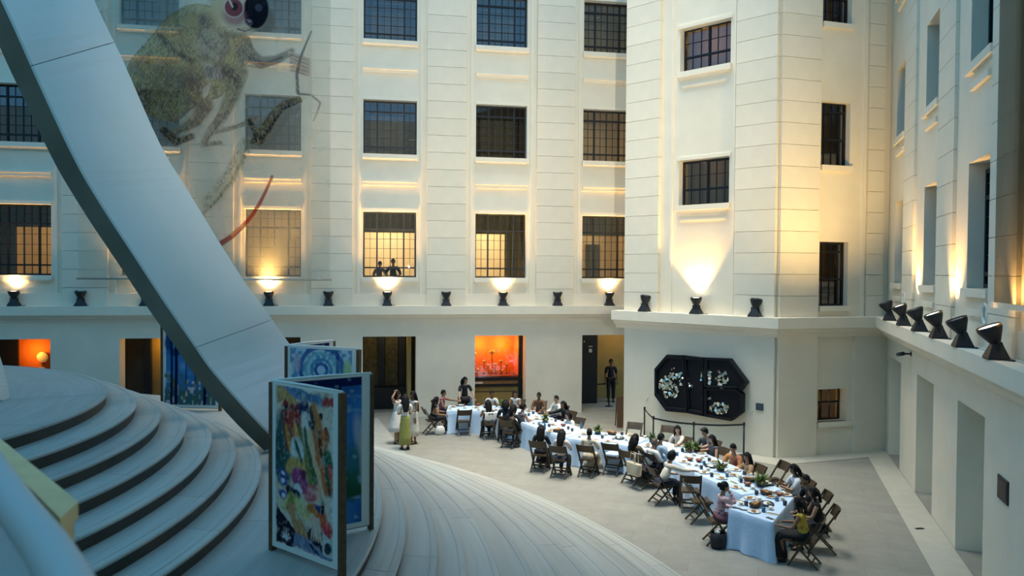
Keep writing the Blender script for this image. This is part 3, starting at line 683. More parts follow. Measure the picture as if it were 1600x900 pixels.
# branch, bark and twig
br1 = [(487,40),(478,62),(470,82),(464,110),(466,138)]; pr.line(br1, 1.2, 3, lin(84,78,84), .75, 1.5)
pr.line([(466,140),(487,141),(502,153),(497,168),(491,182)], 2, .8, lin(112,108,104), .7, 1.5)
pr.line([(468,150),(445,157),(428,176),(414,200),(404,214)], 5, 11, lin(108,100,66), .8, 3); pr.line([(464,156),(440,166),(424,192),(410,212)], 1.5, 3, lin(30,30,40), .85, 2)
pr.line([(389,186),(397,200),(402,214),(392,220)], 5, 4, lin(52,56,52), .85, 3); pr.line([(387,218),(378,247),(362,281),(334,318),(316,335)], 1.6, 2.4, lin(92,84,84), .8, 2)
pr.line([(384,222),(372,250),(354,284),(326,316)], 9, 13, lin(172,176,140), .55, 8, .6); pr.line([(322,246),(318,300),(312,336)], 14, 12, lin(184,190,164), .45, 12, .4)
pr.lay(np.clip((6-np.abs(seg_d(U, V, [(384,222),(372,250),(354,284),(326,316)])[0]-6))/3, 0, 1)*np.clip((vnoise(U, V*.3, .9)-.5)*5, 0, 1), lin(70,64,60), .8, .7)
# hatching over the whole animal
am = np.clip((pr.c[..., 3]-.58)*12, 0, 1)*((U < 402) | (V > 118))*(V < 236)
h1 = np.clip((vnoise(U*1.1+V*.45, (V-U*.35)*.20, 1.0)-.56)*7, 0, 1); h2 = np.clip((vnoise(U*1.2-V*.35, (V+U*.3)*.22, 1.0)-.60)*7, 0, 1)
pr.lay(am*h1*(V > 40), lin(78,60,44), .86, .55); pr.lay(am*h2*(V > 40), lin(226,212,178), .62, .45); pr.lay(am*np.clip((vnoise(U, V, .11)-.55)*4, 0, 1)*(V > 48), lin(96,84,92), .82, .40)
# tail
pr.line([(344,381),(362,369),(380,352),(394,335),(406,315),(416,295),(425,273)], 4.4, 2.0, lin(142,58,44), .86, 1.5); pr.line([(362,367),(379,351)], 2, 2, lin(190,110,60), .8, 2)
# pale sprays above
pr.lay(np.clip((6-seg_d(U, V, [(150,-20),(165,20),(172,60),(182,95)])[0])/5, 0, 1)*np.clip((vnoise(U, V, .3)-.4)*4, 0, 1), lin(110,112,108), .6, .6)
M_['banner'] = attr_mat('printed_scrim', .85, True, .45); M_['textile'] = attr_mat('printed_textile', .85)
ban = empty('banner', ((BW0+BW1)/2, YA-.42, BZ0)); tag(ban, 'tall sheer banner printed with a big-eyed tarsier on a branch', 'banner')
cxm = (BW0+BW1)/2
def bpos(i, j):
    x = BW0+(BW1-BW0)*j/(nu-1); z = BZ0+(BZ1-BZ0)*i/(nv-1); return (x-cxm, .02*sin(x*2.1)*(z-BZ0)/12, z-BZ0)
put('scrim', print_mesh('scrim', pr, bpos, M_['banner']), ban)
b = MB(); b.tube([(BW0-cxm-.05,0,0),(BW1-cxm+.05,0,0)], .035, 10); b.build('bottom_rod', mat('aluminium_rod', (.45,.47,.45), .35, .7), ban)
b = MB(); b.tube([(BW0-cxm-.05,0,BZ1-BZ0),(BW1-cxm+.05,0,BZ1-BZ0)], .035, 10); b.build('top_rod', M_['edge'], ban)

# -- dark banner hanging against the near side wall
pd = on_wall(FD, 1553, 475, -.30); bx0 = pd.x; bz0 = pd.z
nu2, nv2 = 24, 60
U2, V2 = np.meshgrid(np.linspace(0, 1, nu2), np.linspace(0, 1, nv2))
p2 = Print(U2, V2, lin(96,88,60), .80); p2.lay(np.clip((vnoise(U2, V2, 7)-.4)*3, 0, 1), lin(60,66,58), None, .7); p2.lay(np.clip((V2-.35)*2, 0, 1), lin(40,52,56), .9, .8)
bd = empty('banner', M=FD @ Matrix.Translation((bx0, -.30, bz0))); tag(bd, 'dark banner hanging over the pilaster beside the largest lit spotlight', 'banner')
put('scrim', print_mesh('scrim', p2, lambda i, j: (6.5*j/(nu2-1), .015*sin(j*1.3), 11*i/(nv2-1)), M_['banner']), bd)
b = MB(); b.box(-.06, 6.5, -.035, .035, -.05, .03); b.build('bottom_rod', mat('pale_rod', (.7,.68,.6), .4, .3), bd)
# ------------------------------------------------------------------ folding textile screens on the podium landing
LANDZ = PTOP-7*RISE; PH = 1.83
nu3, nv3 = 110, 165
UU, VV = np.meshgrid(np.linspace(0, 1, nu3), np.linspace(0, 1, nv3))
def blank(): return Print(UU, VV, lin(226,222,214))
def inside(p, m=.09): return ((p.U > m*.75) & (p.U < 1-m*1.1) & (p.V > .035) & (p.V < .985)).astype(float)
def finish(p, m=.09):
    k = 1-inside(p, m); p.lay(k, lin(228,224,216)); return p
def streaks(p, col, s=(9, 3), th=.55, k=.6, sh=.4):
    n = vnoise(p.U*s[0]+p.V*sh*s[0], p.V*s[1], 1.0); p.lay(np.clip((n-th)*5, 0, 1), col, None, k)
def figure_print():
    p = blank(); p.U = UU+(vnoise(UU,VV,9)-.5)*.045+(vnoise(UU,VV,26)-.5)*.014; p.V = VV+(vnoise(UU,VV,10)-.5)*.035+(vnoise(UU,VV,28)-.5)*.012; B = lambda *a: lin(*a)
    p.lay(inside(p), B(218,200,176))
    p.poly([(.09,.97),(.09,.88),(.30,.97)], B(196,150,92)); p.ell(.28,.90,.22,.07, B(206,152,84), None, -.5, .3); p.ell(.5,.95,.3,.035, B(80,128,168), None, -.1, .4); p.ell(.86,.93,.12,.025, B(196,62,62), None, 0, .4)
    p.ell(.2,.62,.16,.24, B(60,98,92), None, 0, .3); p.ell(.12,.55,.08,.16, B(42,86,84), None, 0, .4)
    for x, y, c in ((.20,.80,(150,28,34)),(.30,.79,(178,52,40)),(.40,.80,(160,24,36))): p.line([(x,y+.06),(x+.03,y-.04),(x+.08,y-.18)], .05, .03, B(*c), None, .02)
    for x, y in ((.22,.86),(.33,.875),(.50,.93),(.62,.86),(.73,.85),(.80,.77)): p.ell(x, y, .03, .022, B(38,28,34), None, 0, .2)
    p.ell(.50,.875,.085,.05, B(34,54,92), None, 0, .15); p.ell(.53,.83,.06,.02, B(196,200,200), None, .1, .3); p.ell(.54,.80,.06,.02, B(28,44,80), None, .1, .3); p.line([(.50,.80),(.52,.70)], .05, .04, B(222,218,208), None, .03)
    p.line([(.66,.86),(.70,.78),(.74,.66)], .05, .04, B(196,120,48), None, .03); p.line([(.62,.84),(.60,.74)], .035, .03, B(70,60,66), None, .03); p.ell(.80,.72,.07,.06, B(168,70,36), None, 0, .3)
    for q, c in enumerate(((206,132,40),(178,78,26),(226,164,70),(120,124,44),(62,92,50),(232,186,130),(204,96,34),(86,52,28),(214,120,44))):
        x = .24+q*.066; p.line([(x,.75),(x+.06,.62),(x+.18,.44)], .022, .034, B(*c), None, .02, .95)
    p.ell(.40,.60,.10,.09, B(222,222,214), None, .6, .3); p.ell(.36,.52,.14,.05, B(204,160,72), None, .2, .4); p.line([(.38,.66),(.45,.56)], .02, .02, B(36,76,80), None, .02)
    p.ell(.85,.56,.07,.10, B(40,100,70), None, .2, .4); p.ell(.88,.53,.04,.05, B(206,70,60), None, 0, .4)
    p.ell(.45,.44,.13,.06, B(168,62,126), None, -.2, .3); p.ell(.60,.38,.10,.05, B(206,88,98), None, .3, .4); p.ell(.50,.48,.05,.03, B(122,36,90), None, 0, .4); p.ell(.70,.40,.05,.05, B(220,150,110), None, 0, .5)
    for y in (.46,.41,.33): p.ell(.17, y, .07, .025, B(54,82,160), None, 0, .4); p.ell(.17, y, .03, .012, B(220,222,228), None, 0, .4)
    p.ell(.33,.36,.12,.04, B(26,30,62), None, -.1, .25); p.ell(.68,.31,.06,.03, B(40,58,120), None, 0, .3); p.ell(.42,.39,.06,.02, B(214,220,222), None, 0, .3)
    p.ell(.35,.28,.20,.06, B(206,198,130), None, 0, .5); p.ell(.30,.30,.06,.07, B(140,146,50), None, 0, .5); p.ell(.60,.26,.10,.05, B(222,196,120), None, 0, .5)
    p.ell(.72,.24,.10,.055, B(216,84,34), None, .2, .35); p.ell(.84,.21,.08,.05, B(224,60,70), None, 0, .35); p.ell(.62,.29,.08,.03, B(208,120,40), None, 0, .4); p.ell(.75,.33,.03,.05, B(28,34,50), None, 0, .4)
    p.poly([(.09,.04),(.09,.26),(.30,.16),(.55,.15),(.72,.20),(.91,.10),(.91,.04)], B(24,30,50))
    for q in range(5): p.line([(.28+q*.02,.26),(.34+q*.035,.19),(.42+q*.045,.12-q*.004)], .030, .010, B(196,136,84), None, .012)
    for q in range(5): p.line([(.62+q*.02,.24),(.64+q*.02,.18),(.62+q*.035,.13)], .022, .009, B(222,180,160), None, .012)
    for q in range(6): p.line([(.24,.08),(.24+.07*cos(.4+q*.55),.08+.05*sin(.4+q*.55))], .012, .006, B(206,206,206), None, .01)
    p.poly([(.34,.04),(.36,.13),(.60,.12),(.91,.05),(.91,.03)], B(118,132,168)); p.ell(.66,.07,.08,.012, B(22,28,44), None, -.4, .3); p.poly([(.76,.18),(.78,.07),(.91,.04),(.91,.16)], B(206,206,202)); p.ell(.85,.11,.05,.035, B(40,60,66), None, 0, .3)
    streaks(p, B(232,222,200), (8, 20), .72, .35); streaks(p, B(40,40,52), (10, 24), .78, .35, -.3)
    g = vnoise(UU, VV*1.3, 46); p.lay(np.clip((g-.62)*6, 0, 1), B(60,50,46), None, .22); p.lay(np.clip((.36-g)*6, 0, 1), B(232,214,188), None, .22)
    p.c[..., :3] = p.c[..., :3]*.82+p.c[..., :3].mean(-1, keepdims=True)*.12; p.U, p.V = UU, VV
    return finish(p)
def sea_print():
    p = blank(); B = lambda *a: lin(*a); p.lay(inside(p), B(58,122,184))
    n = vnoise(p.U*3, p.V*5, 1.5)
    p.lay(np.clip(np.sin((p.U*9+n*6+p.V*14)*3)-.55, 0, 1)*2*(p.V > .72), B(120,170,206), None, .6)
    p.lay(np.clip((n-.5)*3, 0, 1), B(24,62,122), None, .6); p.poly([(.58,0),(.58,1),(.68,1),(.66,0)], B(14,26,66)); p.lay((p.V > .93).astype(float), B(16,34,78))
    p.ell(.80,.28,.14,.10, B(34,84,62), None, 0, .5); p.ell(.82,.42,.10,.14, B(52,108,92), None, 0, .6, .7); p.ell(.86,.62,.05,.12, B(176,186,196), None, .2, .8, .7); p.ell(.9,.5,.03,.2, B(206,190,180), None, 0, .8, .6)
    streaks(p, B(150,190,214), (14, 30), .74, .5); return finish(p, .10)
def medallion_print():
    p = blank(); B = lambda *a: lin(*a); p.lay(inside(p), B(178,206,214))
    n = vnoise(p.U, p.V, 34); p.lay(np.clip((n-.45)*5, 0, 1), B(62,120,172), None, .75)
    for r, c, w in ((.30,(40,84,146),.03),(.22,(120,176,190),.02),(.14,(70,140,170),.02),(.075,(30,70,150),.025),(.03,(190,215,225),.03)):
        d = np.hypot((p.U-.50), (p.V-.80)*1.5); p.lay(np.clip((w-np.abs(d-r))/.012+.5, 0, 1), B(*c), None, .85)
    for y in (.62,.35,.1): p.lay((np.abs(p.V-y) < .03).astype(float)*np.clip((vnoise(p.U, p.V, 50)-.35)*5, 0, 1), B(214,224,226), None, .9)
    p.ell(.86,.80,.06,.10, B(190,204,130), None, 0, .5, .8); p.ell(.15,.85,.05,.08, B(190,170,190), None, 0, .5, .8); p.lay(((p.U > .70) & (p.U < .75)).astype(float)*(p.V > .62), B(30,64,122), None, .7)
    return finish(p, .07)
def forest_print():
    p = blank(); B = lambda *a: lin(*a); p.lay(inside(p), B(60,122,178))
    n = vnoise(p.U*2, p.V*3, 4); p.lay(np.clip((n-.5)*4, 0, 1)*(p.V > .3), B(120,168,206), None, .7); p.lay(np.clip((vnoise(p.U, p.V, 9)-.6)*5, 0, 1)*(p.V > .55), B(22,44,96), None, .8)
    p.lay(np.clip((.32-p.V)*8, 0, 1), B(70,104,112)); p.lay(np.clip((vnoise(p.U, p.V, 26)-.6)*6, 0, 1)*(p.V < .34), B(214,200,206), None, .9); p.lay(np.clip((vnoise(p.U, p.V, 18)-.68)*6, 0, 1)*(p.V < .42), B(90,110,52), None, .9)
    for x, w in ((.16,.022),(.24,.03),(.74,.03)): p.line([(x,0),(x+.01,.5),(x,1)], w, w*.8, B(16,24,60), None, .02)
    for x in (.42,.58): p.line([(x,.3),(x+(.05-x*.1),.75)], .014, .01, B(40,64,110), None, .02)
    p.ell(.42,.80,.05,.035, B(206,186,206), None, 0, .5); p.ell(.52,.84,.05,.03, B(200,190,214), None, 0, .5)
    return finish(p, .06)
def leaf_of(root, a, b, pr, idx, posts=(1, 1)):
    a, b = Vector(a), Vector(b); d = (b-a); Lw = d.length; d.normalize(); I = root.matrix_basis.inverted()
    ang = math.atan2(d.y, d.x); M = I @ Matrix.Translation((a.x, a.y, LANDZ)) @ Matrix.Rotation(ang, 4, 'Z')
    pw = .05
    for e, x in ((posts[0], 0), (posts[1], Lw-pw)):
        if e:
            m = MB(); m.box(x, x+pw, -.035, .035, 0, PH); o = m.build('post', M_['darkwood'], root, M)
    m = MB(); m.box(pw, Lw-pw, -.02, .02, .05, .10); m.build('bottom_rail', M_['darkwood'], root, M)
    def pos(sd):
        def f(i, j):
            u, v = j/(nu3-1), i/(nv3-1); x = pw*.6+(Lw-pw*1.2)*u; z = .06+(PH-.05)*v
            return (x, sd*.024+.006*sin(u*9+idx)*v, z)
        return f
    t1 = print_mesh('textile', pr, pos(-1), M_['textile']); t2 = print_mesh('textile_reverse', pr, pos(1), M_['textile'])
    put('textile', t1, root, M); put('textile_reverse', t2, root, M)
    m = MB(); m.tube([(pw*.5,0,PH+.012),(Lw*.5,.006,PH+.018),(Lw-pw*.5,0,PH+.010)], .016, 8); m.build('top_hem', M_['linen'], root, M)
M_['linen'] = mat('white_linen', (.78,.76,.71), .9, bump=.2, bscale=120)
def screen(hinge, leaves, label):
    r = empty('folding_screen', (hinge[0], hinge[1], LANDZ)); tag(r, label, 'screen', 'textile screens on the podium')
    for i, (pt, pr, flip) in enumerate(leaves):
        a, b = (hinge, pt) if not flip else (pt, hinge)
        leaf_of(r, a, b, pr, i)
    return r
fp, sp_, mp_, rp_ = figure_print(), sea_print(), medallion_print(), forest_print()
screen((-1.119,8.653), [((-.311,7.741), fp, False), ((-.037,9.164), sp_, False)], 'front folding screen printed with bright figures, hands and a blue sea leaf')
screen((-1.422,12.735), [((-.241,11.997), mp_, False), ((-.717,13.592), sp_, False)], 'pale blue folding screen with round medallion behind the front screen')
screen((-4.589,17.72), [((-3.286,17.38), rp_, False)], 'blue forest textile screen half hidden by the white ribbon beam')
# ------------------------------------------------------------------ folding chairs
def chair_tmpl():
    r = empty('folding_chair'); w = .215; wd = M_['wood']
    for s in (-1, 1):
        b = MB(); b.bar((s*w, -.30, .86), (s*w, .24, 0), .024, .045, up=(1,0,0)); b.build('leg', wd, r)             # back upright running to the front foot
        b = MB(); b.bar((s*(w-.035), .20, .47), (s*(w-.035), -.27, 0), .024, .042, up=(1,0,0)); b.build('leg', wd, r)
    b = MB()
    b.loft([[(x, -.30-.03*(1-(x/w)**2)+dy, z) for x in np.linspace(-w, w, 7)] + [(x, -.30-.03*(1-(x/w)**2)+dy-.018, z) for x in np.linspace(w, -w, 7)] for dy, z in ((.085,.66),(.03,.77),(-.015,.85))], 0, False)
    b.build('backrest', wd, r)
    for i in range(4):
        y0 = -.17+i*.095; b = MB(); b.box(-w+.05, w-.05, y0, y0+.085, .445, .462); b.build('seat_slat', wd, r)
    b = MB(); b.box(-w+.02, w-.02, -.19, .215, .425, .445); b.build('seat_frame', wd, r)
    for (y, z, ww) in ((-.165,.10,w-.04),(-.085,.18,w-.04),(.18,.10,w),(.125,.19,w)):
        b = MB(); b.bar((-ww, y, z), (ww, y, z), .02, .03); b.build('rung', wd, r)
    return r
CH = [None]
def face_M(x, y, deg, z=0):
    """local +y turned to the heading deg (counter-clockwise from +x)"""
    return Matrix.Translation((x, y, z)) @ Matrix.Rotation(R(deg-90), 4, 'Z')
def chair(x, y, deg, label):
    M = face_M(x, y, deg)
    if CH[0] is None: CH[0] = chair_tmpl(); o = CH[0]; o.matrix_basis = M
    else: o = copy_tree(CH[0], M)
    tag(o, label, 'chair', 'wooden folding chairs at the long table'); return o

# ------------------------------------------------------------------ tables and cloths
M_['cloth'] = mat('pale_blue_tablecloth', (.54,.70,.90), .85, var=.03, scale=5, bump=.25, bscale=18, sheen=.2)
def table(poly, name_label, cloth_label, drop=.74, zt=.74):
    c = sum((Vector(p) for p in poly), Vector((0,0)))/len(poly)
    P = [Vector(p)-c for p in poly]
    r = empty('banquet_table', (c.x, c.y, 0)); tag(r, name_label, 'table', 'tables of the long bent row')
    b = MB(); b.prism([p*.97 for p in P], zt-.035, zt-.006); b.build('tabletop', M_['wood'], r)
    for p in P:
        q = p*.80; b = MB(); b.box(q.x-.025, q.x+.025, q.y-.025, q.y+.025, 0, zt-.035); b.build('leg', M_['steel'], r)
    # cloth: top sheet, then a hanging skirt with folds
    per = []
    for i in range(len(P)):
        a, d = P[i], P[(i+1) % len(P)]; n = max(6, int((d-a).length/.055))
        for k in range(n): per.append((a.lerp(d, k/n), (d-a).normalized(), k/n))
    m = len(per); rows = []
    for lv in range(8):
        t = lv/7; ring = []
        for i, (p, d, u) in enumerate(per):
            nrm = Vector((d.y, -d.x)); s = sum((p.x*12, p.y*9)); L = i*.055
            corner = min(u, 1-u); f = (.012+.085*t)*(.5+.5*sin(L*13+sin(L*3.1)*2.2))*(.45+.55*sin(L*2.3+1)**2)*(1 if t > 0 else 0) + .05*t*max(0, 1-corner*7)
            q = p + nrm*(.012*(t > 0)+f*t)
            ring.append((q.x, q.y, zt+.006-(.02 if lv == 1 else 0) if lv < 2 else zt-.02-drop*.965*(lv-1)/6 + .012*sin(L*5)*t))
        rows.append(ring)
    mb = MB(); mb.loft(rows, 0, True, cap=False); mb.add([(x, y, zt+.006) for x, y, z in rows[0]], [tuple(range(m))], 0, False)
    o = mb.build('tablecloth', M_['cloth'], None, Matrix.Translation((c.x, c.y, 0))); tag(o, cloth_label, 'tablecloth', 'pale blue cloths of the long table')
T1 = [(2.26,24.86),(3.62,24.62),(3.98,25.55),(2.42,25.85)]
T2 = [(3.66,24.55),(5.08,20.36),(5.98,21.16),(4.98,24.5),(4.04,25.48)]
T3 = [(5.14,20.28),(6.56,19.12),(7.36,20.0),(6.04,21.12)]
T4 = [(6.62,19.05),(7.02,17.95),(7.10,16.35),(7.36,14.55),(8.36,14.78),(8.30,16.6),(8.12,18.2),(7.44,19.95)]
T5 = [(6.68,13.74),(7.09,12.84),(8.30,14.22),(8.36,14.70),(7.38,14.48)]
table(T1, 'table at the far end by the standing waiter', 'pale blue cloth of the far end table by the wall')
table(T2, 'second table, running towards the mirror art', 'pale blue cloth of the second table under flowers and cups')
table(T3, 'middle table behind four chair backs', 'pale blue cloth of the middle table behind the empty chair')
table(T4, 'long table beside the rope barrier', 'pale blue cloth of the long table beside the barrier posts')
table(T5, 'end table closest to the viewer', 'pale blue cloth of the end table draped to the floor')

# ------------------------------------------------------------------ people
SKIN = [mat('skin_tan', (.36,.19,.11), .6), mat('skin_light', (.50,.29,.19), .6), mat('skin_brown', (.22,.11,.06), .6)]
M_['hair'] = mat('black_hair', (.006,.005,.006), .65, var=.3, scale=60, spec=.25); M_['hairbrown'] = mat('brown_grey_hair', (.10,.065,.045), .5, var=.3, scale=60)
M_['eye'] = mat('eye', (.02,.015,.012), .2); M_['lip'] = mat('lip', (.30,.09,.08), .5); M_['shoe'] = mat('dark_shoe', (.015,.013,.013), .5)
CLOTH = {}
def fabric(c, pattern=None):
    k = (c, pattern)
    if k not in CLOTH:
        m = mat('fabric_%d' % len(CLOTH), c, .85, var=.10, scale=9, bump=.3, bscale=26)
        if pattern:
            N = m.node_tree.nodes; L = m.node_tree.links; b = N['Principled BSDF']; tc = N.new('ShaderNodeTexCoord'); vo = N.new('ShaderNodeTexVoronoi'); vo.inputs['Scale'].default_value = pattern[1]
            L.new(tc.outputs['Object'], vo.inputs['Vector']); rp = N.new('ShaderNodeMapRange'); rp.inputs['From Min'].default_value = .30; rp.inputs['From Max'].default_value = .42; L.new(vo.outputs['Distance'], rp.inputs['Value'])
            mx = N.new('ShaderNodeMix'); mx.data_type = 'RGBA'; mx.inputs['A'].default_value = (*pattern[0], 1); mx.inputs['B'].default_value = (*c, 1); L.new(rp.outputs[0], mx.inputs['Factor']); L.new(mx.outputs['Result'], b.inputs['Base Color'])
        CLOTH[k] = m
    return CLOTH[k]
WHITE = (.72,.70,.66); BLACK = (.006,.007,.010); CREAM = (.62,.54,.40); NAVY = (.010,.014,.030); PINK = (.55,.27,.29); YEL = (.62,.42,.05); ORANGE = (.50,.20,.07); GREY = (.085,.09,.10); OLIVE = (.11,.085,.035); BROWN = (.16,.075,.04); JEANS = (.10,.17,.30); MAROON = (.30,.06,.10); SKYB = (.35,.45,.58)

def ik(S_, T_, l1, l2, pole):
    d = T_-S_; L = min(d.length, (l1+l2)*.995); u = d.normalized(); a = (l1*l1-l2*l2+L*L)/(2*L); h = math.sqrt(max(l1*l1-a*a, 0))
    p = pole-u*pole.dot(u); p = p.normalized() if p.length > 1e-4 else Vector((0,0,-1))
    return S_+u*a+p*h, S_+u*L
ARMS = {  # right hand / left hand targets in the figure's own frame relative to the chest
 'table': ((.16,.36,-.16), (-.16,.36,-.16)), 'rest': ((.20,.30,-.20), (-.14,.40,-.16)), 'lap': ((.12,.30,-.40), (-.12,.30,-.40)),
 'reach_r': ((.30,.52,-.02), (-.16,.32,-.20)), 'reach_l': ((.16,.32,-.20), (-.30,.52,-.02)), 'mouth': ((.05,.16,.20), (-.14,.32,-.20)),
 'phone': ((.10,.34,-.04), (-.06,.34,-.08)), 'head': ((.17,.02,.40), (-.18,.04,-.42)), 'down': ((.25,.05,-.50), (-.25,.05,-.50)), 'fold': ((.02,.22,-.12), (-.06,.24,-.16)), 'rail': ((.24,.34,-.18), (-.24,.34,-.18)), 'pour': ((.26,.34,-.30), (-.30,.38,-.34))}
def head_mesh():
    """one sculpted head: skull, jaw, nose, brow, ears, eyes, lips; face towards +y"""
    b = MB(); n, k = 20, 16; rings = []
    for i in range(k+1):
        t = -pi/2+pi*i/k; t = max(-pi/2+.03, min(pi/2-.03, t)); ring = []
        for j in range(n):
            a = 2*pi*j/n; x, y, z = .073*cos(t)*cos(a), .092*cos(t)*sin(a), .115*sin(t)
            if z < -.02: k2 = (-.02-z)/.095; x *= 1-.28*k2; y = y*(1-.10*k2)+.012*k2
            if y > 0:
                y += .020*math.exp(-((x/.012)**2+((z+.012)/.024)**2)); y -= .010*math.exp(-(((abs(x)-.03)/.016)**2+((z-.018)/.014)**2)); y += .006*math.exp(-((x/.05)**2+((z-.042)/.014)**2)); y += .007*math.exp(-((x/.03)**2+((z+.058)/.012)**2)); y += .006*math.exp(-((x/.025)**2+((z+.095)/.018)**2))
            ring.append((x, y, z))
        rings.append(ring)
    b.loft(rings, 0, True)
    for s in (-1, 1):
        b.ball((s*.074,-.002,.0), .010, .020, .032, 8, 6, 0); b.ball((s*.030,.077,.018), .012, .010, .008, 8, 6, 2)
    b.ball((0,.090,-.052), .024, .010, .007, 10, 6, 3)
    return b
HEAD = head_mesh()
def hair_mesh(style):
    b = MB(); n = 18
    def cap(low, puff=1.0, jag=0):
        rings = []
        for i in range(9):
            t = pi/2-.03-(pi/2+low)*i/8; ring = []
            for j in range(n):
                a = 2*pi*j/n; fr = max(0, sin(a)); tt = max(t, .42*fr-.05) if fr > .1 else t
                ring.append((.083*puff*cos(tt)*cos(a), .100*puff*cos(tt)*sin(a)-.008, .126*puff*sin(tt)+.004))
            rings.append(ring)
        b.loft(rings[::-1], 0, True)
    if style == 'short': cap(.45)
    elif style == 'curly': cap(.6, 1.22)
    elif style == 'bun': cap(.55); b.ball((0,-.115,.03), .055, .045, .055, 12, 8)
    elif style == 'cap': cap(.35, 1.08); b.ball((0,.02,.085), .09, .12, .03, 14, 6)
    else:
        L = {'long': .42, 'verylong': .58, 'bob': .20, 'wavy': .34}[style]; wv = style == 'wavy'; cap(.5, 1.10 if wv else 1.03)
        rings = []
        for i in range(9):
            u = i/8; z = .06-u*(L+.06); w = (.088+.030*sin(u*pi)*(2.0 if wv else 1))*(1-.25*u*u); dy = -.055-.05*sin(min(u*1.4,1)*pi/2); th = .058*(1-.35*u)
            ring = []
            for j in range(14):
                a = 2*pi*j/14; ww = w*(1+.06*sin(j*3+i*(2.2 if wv else .4))); ring.append((ww*cos(a), dy+th*sin(a)*(1 if sin(a) < 0 else .55), z))
            rings.append(ring)
        b.loft(rings, 0, True)
        for s in (-1, 1):   # locks beside the cheeks
            b.tube([(s*.070,.035,.07),(s*.084,.030,-.02),(s*.088,.005,-.12),(s*.085,-.02,-.12-L*.35)], [.018,.024,.024,.012], 8)
    return b.mesh('hair', M_['hair'])
HAIR = {}
def finger_set(b, palm, fwd, side, nrm, curl=.5):
    """four unequal fingers and a thumb leaving the side of the palm"""
    for q, l in enumerate((.068,.078,.073,.056)):
        o = palm + fwd*.045 + side*(-.030+.020*q); d1 = (fwd - nrm*curl*.5).normalized(); d2 = (fwd - nrm*curl*1.4).normalized()
        b.tube([o-fwd*.03, o, o+d1*l*.5, o+d1*l*.5+d2*l*.5], [.0095,.009,.0085,.006], 6)
    o = palm + fwd*.0 - side*.034; d = (fwd*.7 - side*.75).normalized(); b.tube([o+side*.02, o, o+d*.03, o+d*.032+(fwd*.9-side*.2).normalized()*.028], [.011,.011,.010,.007], 6)
PEOPLE = []
def person(pos, deg, label, hair='short', top=WHITE, legs=BLACK, sit=True, arms='table', lean=8, yaw=0, pitch=8, sleeve=1, skirt=None, skin=0, pat=None, hairc='hair', chair_label=None, scale=None, head_px=None, bag=None, z=0):
    scale = scale or (.92 if sit else .955)
    PEOPLE.append(dict(pos=pos, deg=deg, label=label, hair=hair, top=top, legs=legs, sit=sit, arms=arms, lean=lean, yaw=yaw, pitch=pitch, sleeve=sleeve, skirt=skirt, skin=skin, pat=pat, hairc=hairc, chair_label=chair_label, scale=scale, head_px=head_px, z=z))
def skeleton(p):
    ln = R(p['lean']); up = Vector((0, sin(ln), cos(ln))); fw = Vector((0, cos(ln), -sin(ln)))
    J = {}
    if p['sit']:
        J['pel'] = Vector((0,-.03,.535)); 
    else: J['pel'] = Vector((0,0,.90))
    J['bel'] = J['pel']+up*.16; J['che'] = J['pel']+up*.36; J['nb'] = J['pel']+up*.49
    hd = Vector((0, sin(ln*.5), cos(ln*.5))); J['nk'] = J['nb']+hd*.055; J['hd'] = J['nb']+hd*.175+Vector((0,.02,0))
    ar = ARMS[p['arms']]
    for s, nm, tg in ((1,'r',ar[0]), (-1,'l',ar[1])):
        sh = J['che']+up*.085+Vector((s*.165,0,0)); tgt = J['che']+Vector(tg)
        pole = Vector((s*.6,-.5,-.8)) if p['arms'] not in ('head',) or s < 0 else Vector((s*1.0,.1,.2))
        el, wr = ik(sh, tgt, .275, .245, pole); J['sh'+nm] = sh; J['el'+nm] = el; J['wr'+nm] = wr
        hip = J['pel']+Vector((s*.09,.02,-.03))
        if p['sit']:
            kn = Vector((s*.11,.40,.50)); an = Vector((s*.11,.36,.09)); to = an+Vector((s*.01,.15,-.045))
        else:
            kn = hip+Vector((s*.005,.02,-.41)); an = kn+Vector((0,-.03,-.39)); to = an+Vector((s*.02,.15,-.05))
        J['hp'+nm] = hip; J['kn'+nm] = kn; J['an'+nm] = an; J['to'+nm] = to
    return J, up
def skin_obj(verts, edges, rad, root=0):
    me = bpy.data.meshes.new('skin_tmp'); me.from_pydata([tuple(v) for v in verts], edges, []); o = bpy.data.objects.new('skin_tmp', me); COL.objects.link(o)
    md = o.modifiers.new('s', 'SKIN'); md.use_smooth_shade = True; md.branch_smoothing = .6
    for i, sv in enumerate(me.skin_vertices[0].data):
        r = rad[i]; sv.radius = r if isinstance(r, tuple) else (r, r); sv.use_root = (i == root)
    sd = o.modifiers.new('d', 'SUBSURF'); sd.levels = 1; sd.render_levels = 1
    return o
